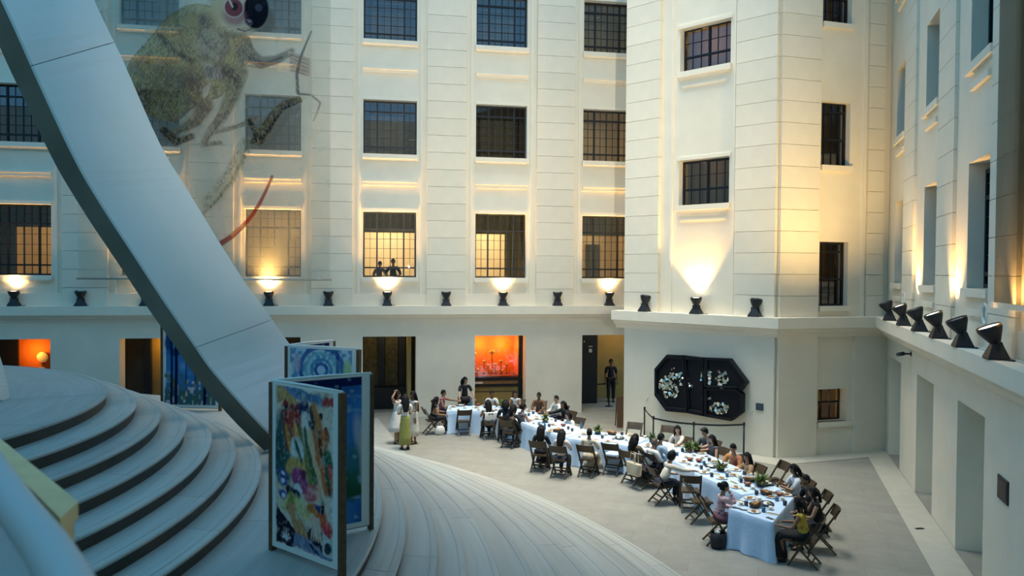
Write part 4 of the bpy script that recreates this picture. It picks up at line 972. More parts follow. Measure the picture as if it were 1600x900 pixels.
def build_people():
    tmp = []
    for p in PEOPLE:
        J, up = skeleton(p); p['J'] = J; p['up'] = up
        V_ = []; E_ = []; Rr = []
        def add(v, r, par=None):
            V_.append(v); Rr.append(r); i = len(V_)-1
            if par is not None: E_.append((par, i))
            return i
        fem = p['hair'] not in ('short', 'cap', 'curly'); tw = .92 if fem else 1.0
        a = add(J['pel'], (.145,.115)); bl = add(J['bel'], (.118*tw,.10), a); ch = add(J['che'], (.142*tw,.105), bl); uc = add(J['che']+p['up']*.075, (.125*tw,.092), ch); nb = add(J['nb'], (.072,.062), uc); nk = add(J['nk'], .050, nb); add(J['hd']-Vector((0,.01,.05)), .055, nk)
        for s in 'rl':
            cl = add((J['che']+p['up']*.085).lerp(J['sh'+s], .55), .066*tw, uc); sh = add(J['sh'+s], .060*tw, cl); e0 = add(J['sh'+s].lerp(J['el'+s], .5), .050*tw, sh); e = add(J['el'+s], .040, e0); w = add(J['wr'+s], .027, e)
            d = (J['wr'+s]-J['el'+s]).normalized(); add(J['wr'+s]+d*.05, (.036,.024), w)
            h = add(J['hp'+s], .090, a); k0 = add(J['hp'+s].lerp(J['kn'+s], .5), .080, h); k = add(J['kn'+s], .058, k0); c0 = add(J['kn'+s].lerp(J['an'+s], .35), .055, k); an = add(J['an'+s], .038, c0); add(J['to'+s], (.040,.03), an)
        p['o_body'] = skin_obj(V_, E_, Rr)
        # shirt
        V_ = []; E_ = []; Rr = []; g = .018
        a = add(J['pel']+p['up']*.02, (.150+g*.6,.120+g*.6)); bl = add(J['bel'], (.120*tw+g,.10+g), a); ch = add(J['che'], (.142*tw+g,.105+g), bl); uc = add(J['che']+p['up']*.075, (.128*tw+g,.095+g), ch); add(J['nb']+p['up']*.012, (.074+g,.064+g), uc)
        for s in 'rl':
            cl = add((J['che']+p['up']*.088).lerp(J['sh'+s], .55), .068*tw+g, uc); sh = add(J['sh'+s], .063*tw+g*1.15, cl); sl = p['sleeve']
            if sl == 0: add(J['sh'+s].lerp(J['el'+s], .12), .060*tw+g*.5, sh)
            else:
                e0 = add(J['sh'+s].lerp(J['el'+s], .5), .052*tw+g, sh)
                if sl >= 1: e = add(J['sh'+s].lerp(J['el'+s], .92), .042+g*.9, e0)
                if sl >= 2: e2 = add(J['el'+s].lerp(J['wr'+s], .5), .038+g*.8, e); add(J['el'+s].lerp(J['wr'+s], .93), .030+g*.6, e2)
        p['o_top'] = skin_obj(V_, E_, Rr)
        # trousers (or the legs under a skirt)
        if not p['skirt']:
            V_ = []; E_ = []; Rr = []; g = .016
            a = add(J['pel']+p['up']*.03, (.146+g,.116+g))
            for s in 'rl':
                h = add(J['hp'+s], .092+g*.5, a); k0 = add(J['hp'+s].lerp(J['kn'+s], .5), .082+g, h); k = add(J['kn'+s], .060+g, k0); c0 = add(J['kn'+s].lerp(J['an'+s], .4), .056+g, k); add(J['kn'+s].lerp(J['an'+s], .93), .046+g, c0)
            p['o_leg'] = skin_obj(V_, E_, Rr)
    dg = bpy.context.evaluated_depsgraph_get(); dg.update()
    def harvest(o):
        me = bpy.data.meshes.new_from_object(o.evaluated_get(dg)); vs = [v.co.copy() for v in me.vertices]; fs = [tuple(f.vertices) for f in me.polygons]; bpy.data.meshes.remove(me); return vs, fs
    for p in PEOPLE:
        J = p['J']; hp = J['hd']; Hm = Matrix.Translation(hp) @ Euler((R(-p['pitch']), 0, R(p['yaw'])), 'XYZ').to_matrix().to_4x4()
        sc = p['scale']; rot = Matrix.Rotation(R(p['deg']-90), 4, 'Z')
        if p['head_px']:      # seat the figure so that its head is where the photograph has it
            t = at_z(*p['head_px'], hp.z*sc + p['z']); off = rot @ Vector((hp.x*sc, hp.y*sc, 0)); base = Vector((t.x-off.x, t.y-off.y, p['z']))
        else: base = Vector((*p['pos'], p['z']))
        p['base'] = base
        root = empty('person', M=Matrix.Translation(base) @ rot @ Matrix.Scale(sc, 4)); tag(root, p['label'], 'person')
        b = MB(); vs, fs = harvest(p['o_body']); b.add(vs, fs, 0, True)
        off = len(b.v); b.v += [tuple(Hm @ Vector(v)) for v in HEAD.v]; b.f += [tuple(off+i for i in f) for f in HEAD.f]; b.m += [{0:0, 2:1, 3:2}[m] for m in HEAD.m]; b.sm += HEAD.sm
        for s, sd in (('r', 1), ('l', -1)):
            d = (J['wr'+s]-J['el'+s]).normalized(); nrm = Vector((0,0,1)); side = d.cross(nrm)
            side = side.normalized() if side.length > .2 else Vector((1,0,0)); nrm = side.cross(d).normalized(); finger_set(b, J['wr'+s]+d*.055, d, side*sd, nrm, .55)
        b.build('body', [SKIN[p['skin']], M_['eye'], M_['lip']], root)
        if p['hair'] not in HAIR: HAIR[p['hair']] = hair_mesh(p['hair'])
        hm = HAIR[p['hair']]
        if p['hairc'] != 'hair': hm = hm.copy(); hm.materials[0] = M_[p['hairc']]
        put('hair', hm, root, Hm)
        b = MB(); vs, fs = harvest(p['o_top']); b.add(vs, fs, 0, True); b.build('shirt', fabric(p['top'], p['pat']), root)
        if p['skirt']:
            b = MB(); n = 20; L, fl = p['skirt']
            if p['sit']:
                rings = []
                for u, (y, z, rx, rz) in enumerate(((-.12,.56,.15,.12),(.02,.545,.19,.115),(.20,.545,.20,.10),(.38,.53,.20,.09),(.47,.44,.20,.10),(.45,.30,.20+fl*.3,.12),(.43,max(.12,.50-L),.22+fl*.6,.14))):
                    tl = 0 if u < 3 else (pi/4 if u == 3 else pi/2)
                    rings.append([(rx*cos(2*pi*j/n)*(1+.03*sin(5*j)), y+(rz*sin(2*pi*j/n))*sin(tl), z+(rz*sin(2*pi*j/n))*cos(tl)) for j in range(n)])
                b.loft(rings, 0, True)
            else:
                zt = J['pel'].z+.14; rings = [[((.135+fl*t)*cos(2*pi*j/n)*(1+.05*t*sin(3.3*j)), (.115+fl*t)*sin(2*pi*j/n)*(1+.05*t*cos(2.7*j)), zt-L*t) for j in range(n)] for t in (0,.12,.3,.5,.75,1)]; b.loft(rings, 0, True)
            b.build('skirt', fabric(p['legs']), root)
        else:
            b = MB(); vs, fs = harvest(p['o_leg']); b.add(vs, fs, 0, True); b.build('trousers', fabric(p['legs']), root)
        for s in 'rl':
            b = MB(); an, to = J['an'+s], J['to'+s]; b.loft([[(an.x+rx*cos(a), y, zz+rz*sin(a)) for a in [2*pi*q/10 for q in range(10)]] for y, rx, zz, rz in ((an.y-.055,.025,.045,.03),(an.y-.02,.042,.05,.048),(an.y+.06,.045,.038,.036),(an.y+.15,.046,.030,.028),(an.y+.195,.025,.026,.018))], 0, True)
            b.build('shoe', M_['shoe'], root)
        if p['chair_label']: q = base + rot @ Vector((0,-.02,0)); chair(q.x, q.y, p['deg'], p['chair_label'])
        for k in ('o_body', 'o_top', 'o_leg'):
            if k in p: me = p[k].data; bpy.data.objects.remove(p[k]); bpy.data.meshes.remove(me)
# ------------------------------------------------------------------ who sits where
person(None, 10, 'person in black with long dark hair at the far table end', 'long', BLACK, BLACK, head_px=(682,625), arms='rest', lean=14, skirt=(.42,.06), sleeve=0, skin=0, chair_label='wooden folding chair seen side-on under the person in black at the far table end')
person(None, -20, 'person in maroon shirt reaching an arm to the standing waiter', 'short', MAROON, NAVY, head_px=(693,614), arms='reach_l', lean=6, pat=((.6,.3,.38),16), sleeve=0, chair_label='wooden folding chair under the person in maroon shirt')
person(None, 275, 'person in black shirt standing behind the far table', 'bob', BLACK, BLACK, sit=False, head_px=(726.5,594), arms='pour', lean=4, yaw=40, sleeve=1, skin=1)
person(None, 272, 'person in white shirt facing the viewer before the orange case', 'short', WHITE, NAVY, head_px=(768.5,615), sleeve=1, skin=2, chair_label='wooden folding chair under the person in white before the orange case')
person(None, 95, 'person with dark ponytail and white scarf, back turned, at the far table', 'long', WHITE, BLACK, head_px=(762.6,630), sleeve=0, chair_label='wooden folding chair with white scarf over its back at the far table')
person(None, 235, 'person in white sleeveless top below the orange case corner', 'bun', WHITE, CREAM, head_px=(805,615), sleeve=0, yaw=30, chair_label='wooden folding chair under the person in white sleeveless top')
person(None, 85, 'person in navy with dark bob, back turned, next to the white scarf', 'bob', NAVY, NAVY, head_px=(790,630), sleeve=2, scale=0.99, chair_label='dark wooden folding chair next to the chair with white scarf')
person(None, 50, 'person in dark shirt bending to the plate at the table bend', 'bob', (.03,.03,.035), BLACK, head_px=(803,638), lean=18, sleeve=1, yaw=-20, skin=0, scale=0.97, chair_label='wooden folding chair with patterned cloth at the table bend')
person(None, 20, 'person in grey patterned top and long black skirt at the bend', 'bun', (.16,.15,.16), BLACK, head_px=(818,636), lean=10, sleeve=0, skirt=(.42,.10), pat=((.05,.05,.07),20), scale=0.98, chair_label='wooden folding chair with yellow seat cloth at the bend')
person(None, 250, 'person in brown cardigan over pink shirt facing the viewer', 'short', BROWN, NAVY, head_px=(842,618), sleeve=2, yaw=-15, skin=2, chair_label='wooden folding chair under the person in brown cardigan')
person(None, 205, 'person in white shirt turned sideways beside the plain wall', 'short', WHITE, NAVY, head_px=(869,623), sleeve=2, skin=1, chair_label='wooden folding chair under the person in white turned sideways')
person(None, 205, 'person with long dark hair in black stretching an arm over the cups', 'long', BLACK, BLACK, head_px=(880,632), arms='reach_r', sleeve=2, chair_label='wooden folding chair under the person in black stretching an arm')
person(None, 215, 'person in loose white shirt leaning on the second table', 'bob', WHITE, PINK, head_px=(887,649), lean=30, sleeve=2, scale=0.88, chair_label='wooden folding chair under the person in loose white shirt')
person(None, 62, 'person in black with long hair, back turned, first of four chair backs', 'long', BLACK, BLACK, head_px=(845.5,670), sleeve=2, skirt=(.44,.10), chair_label='wooden folding chair, first of the four chair backs in a row')
person(None, 58, 'person in pink and white top, back turned, second of four chair backs', 'long', (.68,.58,.56), NAVY, head_px=(878,677), sleeve=1, pitch=14, chair_label='wooden folding chair, second of the four chair backs in a row')
person(None, 55, 'person in cream dress with hair in a bun, back turned', 'bun', CREAM, CREAM, head_px=(921,676), sleeve=1, skirt=(.46,.16), yaw=20, chair_label='wooden folding chair, third of the four chair backs, cream dress spilling beside')
person(None, 35, 'person with wavy dark hair, olive patterned top and blue skirt', 'wavy', OLIVE, JEANS, head_px=(993,685), sleeve=1, lean=6, pat=((.25,.2,.16),14), skirt=(.40,.10), yaw=-15, chair_label='wooden folding chair under the person in olive top and blue skirt')
person(None, 18, 'person with brown-grey hair in white shirt bent over the table', 'short', WHITE, NAVY, head_px=(1023,692), lean=26, sleeve=2, hairc='hairbrown', skin=1, chair_label='wooden folding chair with the white tote bag hung on it')
person(None, 15, 'person with dark hair in pale blue next to the brown-grey haired one', 'short', SKYB, NAVY, head_px=(1033,684), lean=8, sleeve=2, scale=0.99, chair_label='wooden folding chair hidden behind the white-shirted pair')
person(None, 5, 'person with curly black hair in cream shirt reaching over a plate', 'curly', (.66,.60,.50), NAVY, head_px=(1050,713), lean=24, arms='reach_r', sleeve=2, chair_label='wooden folding chair under the curly-haired person')
person(None, 215, 'person with very long hair in white shirt facing the viewer at the barrier', 'verylong', (.66,.56,.48), CREAM, head_px=(1058.5,671), arms='reach_l', sleeve=2, yaw=30, skin=1, chair_label='wooden folding chair under the long-haired person in white at the barrier')
person(None, 195, 'person in dark grey shirt with cropped hair in profile below the mirror art', 'cap', GREY, NAVY, head_px=(1101,675), sleeve=1, skin=1, chair_label='wooden folding chair under the person in dark grey shirt')
person(None, 195, 'person with long black hair and white sleeve stretching an arm in profile', 'verylong', (.10,.10,.12), NAVY, head_px=(1112,686), arms='reach_r', sleeve=0, skin=1, chair_label='wooden folding chair under the person with white sleeve in profile')
person(None, 215, 'person in orange top looking down at the plate by the last barrier post', 'short', ORANGE, MAROON, head_px=(1145.5,700), pitch=24, sleeve=2, pat=((.4,.1,.14),8), chair_label='wooden folding chair under the person in orange top')
person(None, 185, 'person with very long black hair beside the last barrier post', 'verylong', (.40,.24,.13), BLACK, head_px=(1167,714), sleeve=2, yaw=20, scale=0.89, chair_label='wooden folding chair under the very long black hair')
person(None, -12, 'person in pink floral blouse with hand at the mouth', 'bun', (.62,.40,.42), (.20,.08,.10), head_px=(1132,761), arms='mouth', lean=10, sleeve=2, pat=((.12,.08,.14),17), skirt=(.40,.06), chair_label='wooden folding chair under the person in pink floral blouse')
person(None, 172, 'person in white shirt looking at a phone at the end table', 'bob', (.70,.72,.76), NAVY, head_px=(1240.5,733), arms='phone', sleeve=1, pitch=16, chair_label='wooden folding chair under the person looking at a phone')
person(None, 165, 'person in black with cropped dark hair leaning in beside the phone user', 'short', BLACK, BLACK, head_px=(1259,750), lean=16, sleeve=1, yaw=15, skin=2, chair_label='wooden folding chair under the person in black beside the phone user')
person(None, 158, 'person in black vest with bare brown shoulder at the end table', 'bob', BLACK, BLACK, head_px=(1271,770), lean=12, sleeve=0, skin=0, chair_label='wooden folding chair beside the yellow top, farther one')
person(None, 140, 'person in yellow top with black hair, back turned, at the end table', 'bob', YEL, BLACK, head_px=(1248,786), lean=10, sleeve=0, skin=2, pat=((.42,.26,.03),9), skirt=(.44,.04), chair_label='wooden folding chair under the person in yellow top')
# standing group
person(None, 330, 'person in white ruffled dress with a hand on the head', 'long', WHITE, WHITE, sit=False, head_px=(621.5,617), arms='head', lean=2, sleeve=0, skirt=(.62,.14), skin=0)
person(None, 95, 'person with long hair in white shawl and green skirt, back turned', 'long', WHITE, (.30,.30,.08), sit=False, head_px=(633,622), arms='fold', lean=3, sleeve=1, skirt=(.86,.06), scale=.97)
person(None, 215, 'person with long dark hair in long white dress beside the green skirt', 'verylong', (.66,.62,.56), (.66,.62,.56), sit=False, head_px=(645,617), arms='fold', lean=2, sleeve=0, skirt=(.78,.07), skin=2)
# guard in the doorway, visitors at the gallery window
person((9.42,30.1), 262, 'guard in dark uniform standing in the ochre doorway', 'short', NAVY, BLACK, sit=False, arms='down', lean=0, sleeve=1, skin=2, scale=1.04)
person((.10,29.12), 285, 'visitor in dark top leaning at the warm gallery window', 'bun', (.06,.05,.06), BLACK, sit=False, arms='rail', lean=10, pitch=18, sleeve=2, skin=2, z=4.05, scale=.94)
person((.62,29.10), 265, 'taller visitor in black looking down from the warm gallery window', 'short', BLACK, BLACK, sit=False, arms='rail', lean=10, pitch=18, sleeve=2, skin=2, z=4.05, scale=1.0)
build_people()

# empty chairs
def chair_px(px, py, deg, label): p = at_z(px, py, 0); chair(p.x, p.y, deg, label)
chair_px(724, 679, 92, 'empty wooden folding chair at the far table seen from behind')
chair(3.05, 26.5, 270, 'empty pale folding chair beyond the far table beside the standing waiter')
chair_px(958, 740, 52, 'empty wooden folding chair with blue cushion, fourth of the chair backs')
chair(7.35, 21.35, 235, 'empty pale folding chair beyond the middle table')
chair(8.15, 20.75, 232, 'empty folding chair close to the first barrier posts')
chair_px(1078, 797, 70, 'empty wooden folding chair turned away in the gap before the pink blouse')
chair_px(1094, 815, -5, 'empty wooden folding chair next to the pink floral blouse')
chair(9.15, 16.55, 180, 'empty wooden folding chair behind the plates near the last barrier post')
chair(8.95, 15.55, 165, 'empty slatted folding chair between the very long hair and the phone user')

# ------------------------------------------------------------------ things on the table
M_['china'] = mat('white_china', (.80,.78,.72), .25); M_['darkcup'] = mat('dark_stoneware', (.035,.045,.07), .35); M_['leaf'] = mat('leaf_green', (.035,.085,.015), .5, var=.4, scale=25)
M_['food'] = mat('cooked_food', (.34,.17,.06), .6, var=.5, scale=40); M_['fruit'] = mat('yellow_fruit', (.55,.42,.06), .5, var=.3, scale=20); M_['redpot'] = mat('red_brown_pot', (.20,.045,.025), .5); M_['basket'] = mat('dark_basket', (.05,.028,.015), .7, var=.3, scale=60); M_['napkin'] = mat('cream_napkin', (.70,.62,.48), .9); M_['greenleaf'] = mat('pale_leaf', (.16,.24,.03), .5, var=.3, scale=25); M_['bluecup'] = mat('blue_glass_cup', (.06,.16,.28), .2)
def t_plate():
    r = empty('plate'); b = MB(); b.lathe([(.07,0),(.075,.006),(.125,.018),(.128,.022),(.075,.012),(.01,.011)], 18); b.build('dish', M_['china'], r)
    b = MB(); b.ball((.015,.01,.022), .055, .045, .022, 10, 6); b.ball((-.03,-.02,.02), .032, .03, .018, 8, 6); b.build('food', M_['food'], r); return r
def t_bowl():
    r = empty('bowl'); b = MB(); b.lathe([(.035,0),(.04,.008),(.075,.045),(.085,.07),(.080,.07),(.068,.045),(.03,.015),(.005,.014)], 16); b.build('shell', M_['redpot'], r); b = MB(); b.ball((0,0,.055), .062, .062, .02, 12, 6); b.build('stew', M_['food'], r); return r
def t_cup(m='darkcup'):
    r = empty('cup'); b = MB(); b.lathe([(.030,0),(.034,.004),(.040,.09),(.036,.09),(.030,.012),(.004,.011)], 14); b.build('vessel', M_[m], r); b = MB(); b.tube([(.038,0,.075),(.060,0,.068),(.062,0,.04),(.037,0,.022)], .006, 6); b.build('handle', M_[m], r); return r
def t_teacup():
    r = empty('teacup'); b = MB(); b.lathe([(.02,.012),(.028,.02),(.045,.06),(.041,.06),(.025,.024),(.003,.022)], 14); b.build('vessel', M_['china'], r); b = MB(); b.lathe([(.03,0),(.07,.010),(.072,.014),(.03,.008),(.003,.008)], 14); b.build('saucer', M_['china'], r); return r
def t_basket():
    r = empty('food_basket'); b = MB(); b.loft([[(rx*cos(2*pi*j/16), ry*sin(2*pi*j/16), z) for j in range(16)] for rx, ry, z in ((.12,.08,0),(.16,.11,.06),(.165,.115,.07),(.15,.10,.065),(.11,.07,.02))], 0, True); b.build('tray', M_['basket'], r)
    for i in range(5):
        b = MB(); b.ball((-.08+.04*i, .03*(-1)**i, .07), .045, .04, .035, 8, 6); b.build('bread_roll', M_['food'], r)
    return r
def t_centre(kind=0):
    r = empty('centrepiece'); b = MB(); b.lathe([(.06,0),(.085,.03),(.09,.10),(.075,.13),(.06,.12),(.055,.04),(.004,.03)], 14); b.build('pot', M_['darkcup' if kind else 'basket'], r)
    rs = random.Random(4+kind)
    for i in range(26):
        a = rs.uniform(0, 2*pi); e = rs.uniform(.15, 1.25); L = rs.uniform(.12, .22); d = Vector((cos(a)*cos(e), sin(a)*cos(e), sin(e))); s = d.cross(Vector((0,0,1))).normalized()*rs.uniform(.018,.034); o = Vector((d.x*.05, d.y*.05, .12)); dr = Vector((0,0,-.05*cos(e)))
        b = MB(); n_ = s.cross(d).normalized()*.003
        b.loft([[o-s*.2, o+n_, o+s*.2, o-n_], [o+d*L*.5-s, o+d*L*.5+n_, o+d*L*.5+s, o+d*L*.5-n_], [o+d*L+dr-s*.15, o+d*L+dr+n_*.3, o+d*L+dr+s*.15, o+d*L+dr-n_*.3]], 0, True); b.build('leaf', M_['leaf' if (i+kind) % 3 else 'greenleaf'], r)
    for i in range(4):
        a = i*1.57+.4; b = MB(); b.ball((.09*cos(a), .09*sin(a), .10), .032, .032, .03, 8, 6); b.build('fruit', M_['fruit' if kind else 'greenleaf'], r)
    return r
def t_tray():
    r = empty('serving_tray'); b = MB(); b.loft([[(rx*cos(2*pi*j/20), ry*sin(2*pi*j/20), z) for j in range(20)] for rx, ry, z in ((.17,.11,0),(.20,.135,.02),(.205,.14,.022),(.16,.10,.008))], 0, True); b.build('dish', M_['darkcup'], r)
    b = MB(); b.ball((0,0,.022), .12, .075, .028, 12, 6); b.build('food', M_['china'], r); b = MB(); b.ball((.06,.02,.045), .05, .03, .016, 8, 6); b.build('garnish', M_['greenleaf'], r); return r
def t_napkin():
    r = empty('napkin'); b = MB(); b.box(-.11,.11,-.05,.05,0,.008); b.build('cloth', M_['napkin'], r); b = MB(); b.box(-.10,.10,-.012,.012,.008,.014); b.build('fork', M_['steel'], r); return r
def t_phone():
    r = empty('phone'); b = MB(); b.box(-.075,.075,-.036,.036,0,.008); b.build('case', M_['black'], r); b = MB(); b.box(-.070,.070,-.032,.032,.008,.009); b.build('display', M_['lens_off'], r); return r
def t_bottle():
    r = empty('bottle'); b = MB(); b.lathe([(.032,0),(.036,.01),(.036,.14),(.014,.19),(.013,.24),(.003,.24)], 14); b.build('glass_body', M_['bluecup'], r); b = MB(); b.lathe([(.016,.235),(.016,.262),(.003,.263)], 10); b.build('stopper', M_['black'], r); return r
TM = {'plate': t_plate, 'bowl': t_bowl, 'cup': t_cup, 'bluecup': lambda: t_cup('bluecup'), 'teacup': t_teacup, 'basket': t_basket, 'centre': lambda: t_centre(0), 'centre2': lambda: t_centre(1), 'tray': t_tray, 'napkin': t_napkin, 'phone': t_phone, 'bottle': t_bottle}
CATN = {'plate': ('white plate of food', 'plate'), 'bowl': ('red-brown pot of stew', 'bowl'), 'cup': ('dark stoneware cup', 'cup'), 'bluecup': ('blue glass cup', 'cup'), 'teacup': ('white teacup on a saucer', 'teacup'), 'basket': ('dark basket of bread rolls', 'basket'), 'centre': ('leafy green centrepiece', 'centrepiece'), 'centre2': ('leafy centrepiece with yellow fruit', 'centrepiece'), 'tray': ('dark oval serving tray', 'tray'), 'napkin': ('cream napkin with fork', 'napkin'), 'phone': ('black phone lying flat', 'phone'), 'bottle': ('slim blue bottle', 'bottle')}
TP = {}
def in_T(P, p):
    r = False; n = len(P)
    for i in range(n):
        (x0, y0), (x1, y1) = P[i], P[(i+1) % n]
        if (y0 > p[1]) != (y1 > p[1]) and p[0] < (x1-x0)*(p[1]-y0)/(y1-y0)+x0: r = not r
    return r
TABS = ((T1,'far end table'),(T2,'second table'),(T3,'middle table'),(T4,'long table by the barrier'),(T5,'end table'))
ITEMS = [
 (708,636,'plate'),(720,634,'tray'),(732,633,'cup'),(738,632,'bottle'),(744,637,'plate'),(750,633,'bowl'),(703,639,'napkin'),(757,638,'cup'),(716,640,'napkin'),(748,641,'teacup'),
 (775,641,'plate'),(786,637,'centre'),(827,643,'plate'),(833,647,'cup'),(845,646,'bowl'),(855,645,'cup'),(822,640,'teacup'),(836,640,'teacup'),(839,655,'plate'),(848,656,'teacup'),(852,660,'centre2'),(862,656,'teacup'),(838,651,'napkin'),
 (828,657,'plate'),(834,662,'teacup'),(858,667,'cup'),(864,664,'plate'),(868,659,'cup'),(861,672,'teacup'),(873,669,'napkin'),(880,666,'bowl'),(855,675,'bottle'),(872,675,'basket'),(888,671,'cup'),(900,676,'cup'),(868,681,'plate'),(893,680,'napkin'),
 (908,670,'bottle'),(912,679,'plate'),(934,678,'centre2'),(941,685,'cup'),(956,679,'basket'),(968,685,'tray'),(950,690,'plate'),(978,688,'teacup'),(985,681,'plate'),(962,692,'napkin'),(928,687,'napkin'),
 (1008,684,'teacup'),(1014,688,'centre2'),(1006,692,'teacup'),(1012,698,'plate'),(1036,699,'plate'),(1060,697,'plate'),(1066,706,'cup'),(1076,706,'centre'),(1088,703,'centre'),(1072,715,'teacup'),(1078,720,'bowl'),(1076,726,'teacup'),(1092,722,'bowl'),(1104,713,'phone'),(1108,721,'cup'),(1098,706,'plate'),(1088,728,'teacup'),(1110,729,'tray'),(1096,733,'cup'),(1086,736,'phone'),(1100,739,'plate'),(1126,736,'centre'),(1131,730,'bowl'),(1118,741,'napkin'),(1145,743,'plate'),(1163,742,'cup'),(1146,754,'napkin'),(1158,754,'cup'),(1172,752,'basket'),(1182,744,'plate'),(1188,756,'centre'),(1198,764,'centre'),(1192,752,'plate'),(1128,748,'plate'),
 (1162,766,'napkin'),(1172,779,'plate'),(1181,772,'cup'),(1197,773,'basket'),(1209,771,'teacup'),(1218,775,'bowl'),(1205,777,'plate'),(1222,764,'tray'),(1231,773,'plate'),(1166,790,'cup'),(1158,789,'teacup'),(1180,792,'basket'),(1198,788,'tray'),(1229,790,'cup'),(1193,800,'bluecup'),(1204,796,'teacup'),(1207,803,'napkin'),(1203,810,'phone'),(1147,795,'phone'),(1163,797,'phone'),
 (1052,704,'teacup'),(1058,712,'bluecup'),(1068,722,'plate'),(1084,712,'teacup'),(1097,716,'teacup'),(1100,726,'bluecup'),(1116,722,'plate'),(1122,729,'teacup'),(1106,735,'teacup'),(1112,745,'cup'),(1136,745,'bluecup'),(1138,738,'teacup'),(1150,735,'plate'),(1156,746,'teacup'),(1168,759,'bowl'),(1150,762,'plate'),(1176,764,'teacup'),(1186,782,'teacup'),(1214,783,'bluecup'),(1178,800,'plate'),(1152,783,'napkin'),(1222,781,'teacup'),(905,683,'teacup'),(920,681,'bluecup'),(946,680,'teacup'),(958,686,'teacup'),(972,680,'cup'),(990,687,'cup'),(842,664,'bluecup'),(850,650,'plate'),(826,650,'cup'),(726,638,'teacup'),(760,634,'plate')]
for i, (px, py, ty) in enumerate(ITEMS):
    p = at_z(px, py, .748); where = min(TABS, key=lambda t: -1 if in_T(t[0], (p.x, p.y)) else min(math.dist((p.x, p.y), q) for q in t[0])+1)
    c = sum((Vector(q) for q in where[0]), Vector((0,0)))/len(where[0])
    for _ in range(12):       # keep clear of the table's edge
        if in_T([tuple(c+(Vector(q)-c)*.93) for q in where[0]], (p.x, p.y)): break
        p.x += (c.x-p.x)*.08; p.y += (c.y-p.y)*.08
    M = Matrix.Translation((p.x, p.y, .747)) @ Matrix.Rotation(random.uniform(0, 6.28), 4, 'Z')
    if ty not in TP: o = TP[ty] = TM[ty](); o.matrix_basis = M
    else: o = copy_tree(TP[ty], M)
    a, cat = CATN[ty]; who = min(PEOPLE, key=lambda q: (q['base'].xy+Vector((cos(R(q['deg'])), sin(R(q['deg']))))*.45-p.xy).length)
    lb = f"{a} by the {' '.join(w.strip(',') for w in who['label'].split()[:7])}"; tag(o, lb, cat, lb+' group')
# phone held at the end table
p30 = [q for q in PEOPLE if 'phone at the end' in q['label']][0]
# ------------------------------------------------------------------ bags and loose things
def at_floor(px, py): return at_z(px, py, 0)
pz = at_floor(1122, 856)
r = empty('bucket_bag', (pz.x, pz.y, 0)); tag(r, 'black bucket bag on the floor beside the end table', 'bag')
b = MB(); b.loft([[(sx*cos(2*pi*j/16), sy*sin(2*pi*j/16), z) for j in range(16)] for sx, sy, z in ((.13,.10,0),(.15,.115,.04),(.165,.125,.30),(.155,.115,.30),(.13,.09,.06))], 0, True); b.build('bag_body', M_['black'], r)
for s in (-1, 1):
    b = MB(); b.tube([(-.10,s*.09,.28),(-.08,s*.08,.42),(.08,s*.08,.42),(.10,s*.09,.28)], .008, 6); b.build('strap', M_['black'], r)
b = MB(); b.ball((-.02,0,.30), .06, .05, .04, 8, 6); b.build('tissue', M_['china'], r)
pz = at_floor(687, 679); r = empty('carrier_bag', (pz.x, pz.y, 0)); tag(r, 'white plastic carrier bag on the floor by the far table', 'bag')
b = MB(); b.loft([[(sx*cos(2*pi*j/14)*(1+.12*sin(j*4)), sy*sin(2*pi*j/14), z) for j in range(14)] for sx, sy, z in ((.12,.08,0),(.17,.12,.08),(.15,.11,.22),(.10,.06,.28))], 0, True); b.build('bag_body', M_['linen'], r)
for s in (-1, 1): b = MB(); b.tube([(s*.08,0,.26),(s*.09,.02,.34),(s*.04,.03,.36),(s*.03,0,.27)], .012, 6); b.build('handle', M_['linen'], r)
# tote hung on a chair back
pt = [q for q in PEOPLE if 'brown-grey' in q['label'] and 'bent' in q['label']][0]
Mx = Matrix.Translation(pt['base']) @ Matrix.Rotation(R(pt['deg']-90), 4, 'Z')
r = empty('tote_bag', M=Mx @ Matrix.Translation((.02,-.42,.34))); tag(r, 'cream canvas tote bag hanging from a chair back', 'bag')
b = MB(); b.loft([[(x+.02*z0, y, z) for x, y in ((-w,-.05),(0,-.075),(w,-.05),(w,.05),(0,.06),(-w,.05))] for w, z, z0 in ((.20,0,0),(.23,.03,.2),(.25,.28,.5),(.24,.30,.5))], 0, True); b.build('bag_body', mat('canvas', (.66,.56,.40), .9, bump=.3, bscale=80), r)
for y in (-.05, .05): b = MB(); b.tube([(-.10,y,.29),(-.08,y+.02,.52),(.08,y+.02,.52),(.10,y,.29)], .012, 6); b.build('handle', M_['napkin'], r)
pz = at_floor(958, 740)
r = empty('seat_cushion', M=face_M(pz.x, pz.y, 52, .465)); tag(r, 'pale blue cushion lying on the empty chair', 'cushion')
b = MB(); b.loft([[(x*.19, y*.17, z) for x, y in [(cos(2*pi*j/20)*(1/max(abs(cos(2*pi*j/20)), abs(sin(2*pi*j/20))))**.7*k, sin(2*pi*j/20)*(1/max(abs(cos(2*pi*j/20)), abs(sin(2*pi*j/20))))**.7*k) for j in range(20)]] for k, z in ((.7,0),(.95,.02),(1,.05),(.95,.08),(.7,.10))], 0, True); b.build('pad', M_['cloth'], r)
for s in (-1, 1): b = MB(); b.tube([(s*.19,-.17,.05),(s*.19,-.26,.02),(s*.19,-.27,.08)], .006, 5); b.build('tie', M_['cloth'], r)
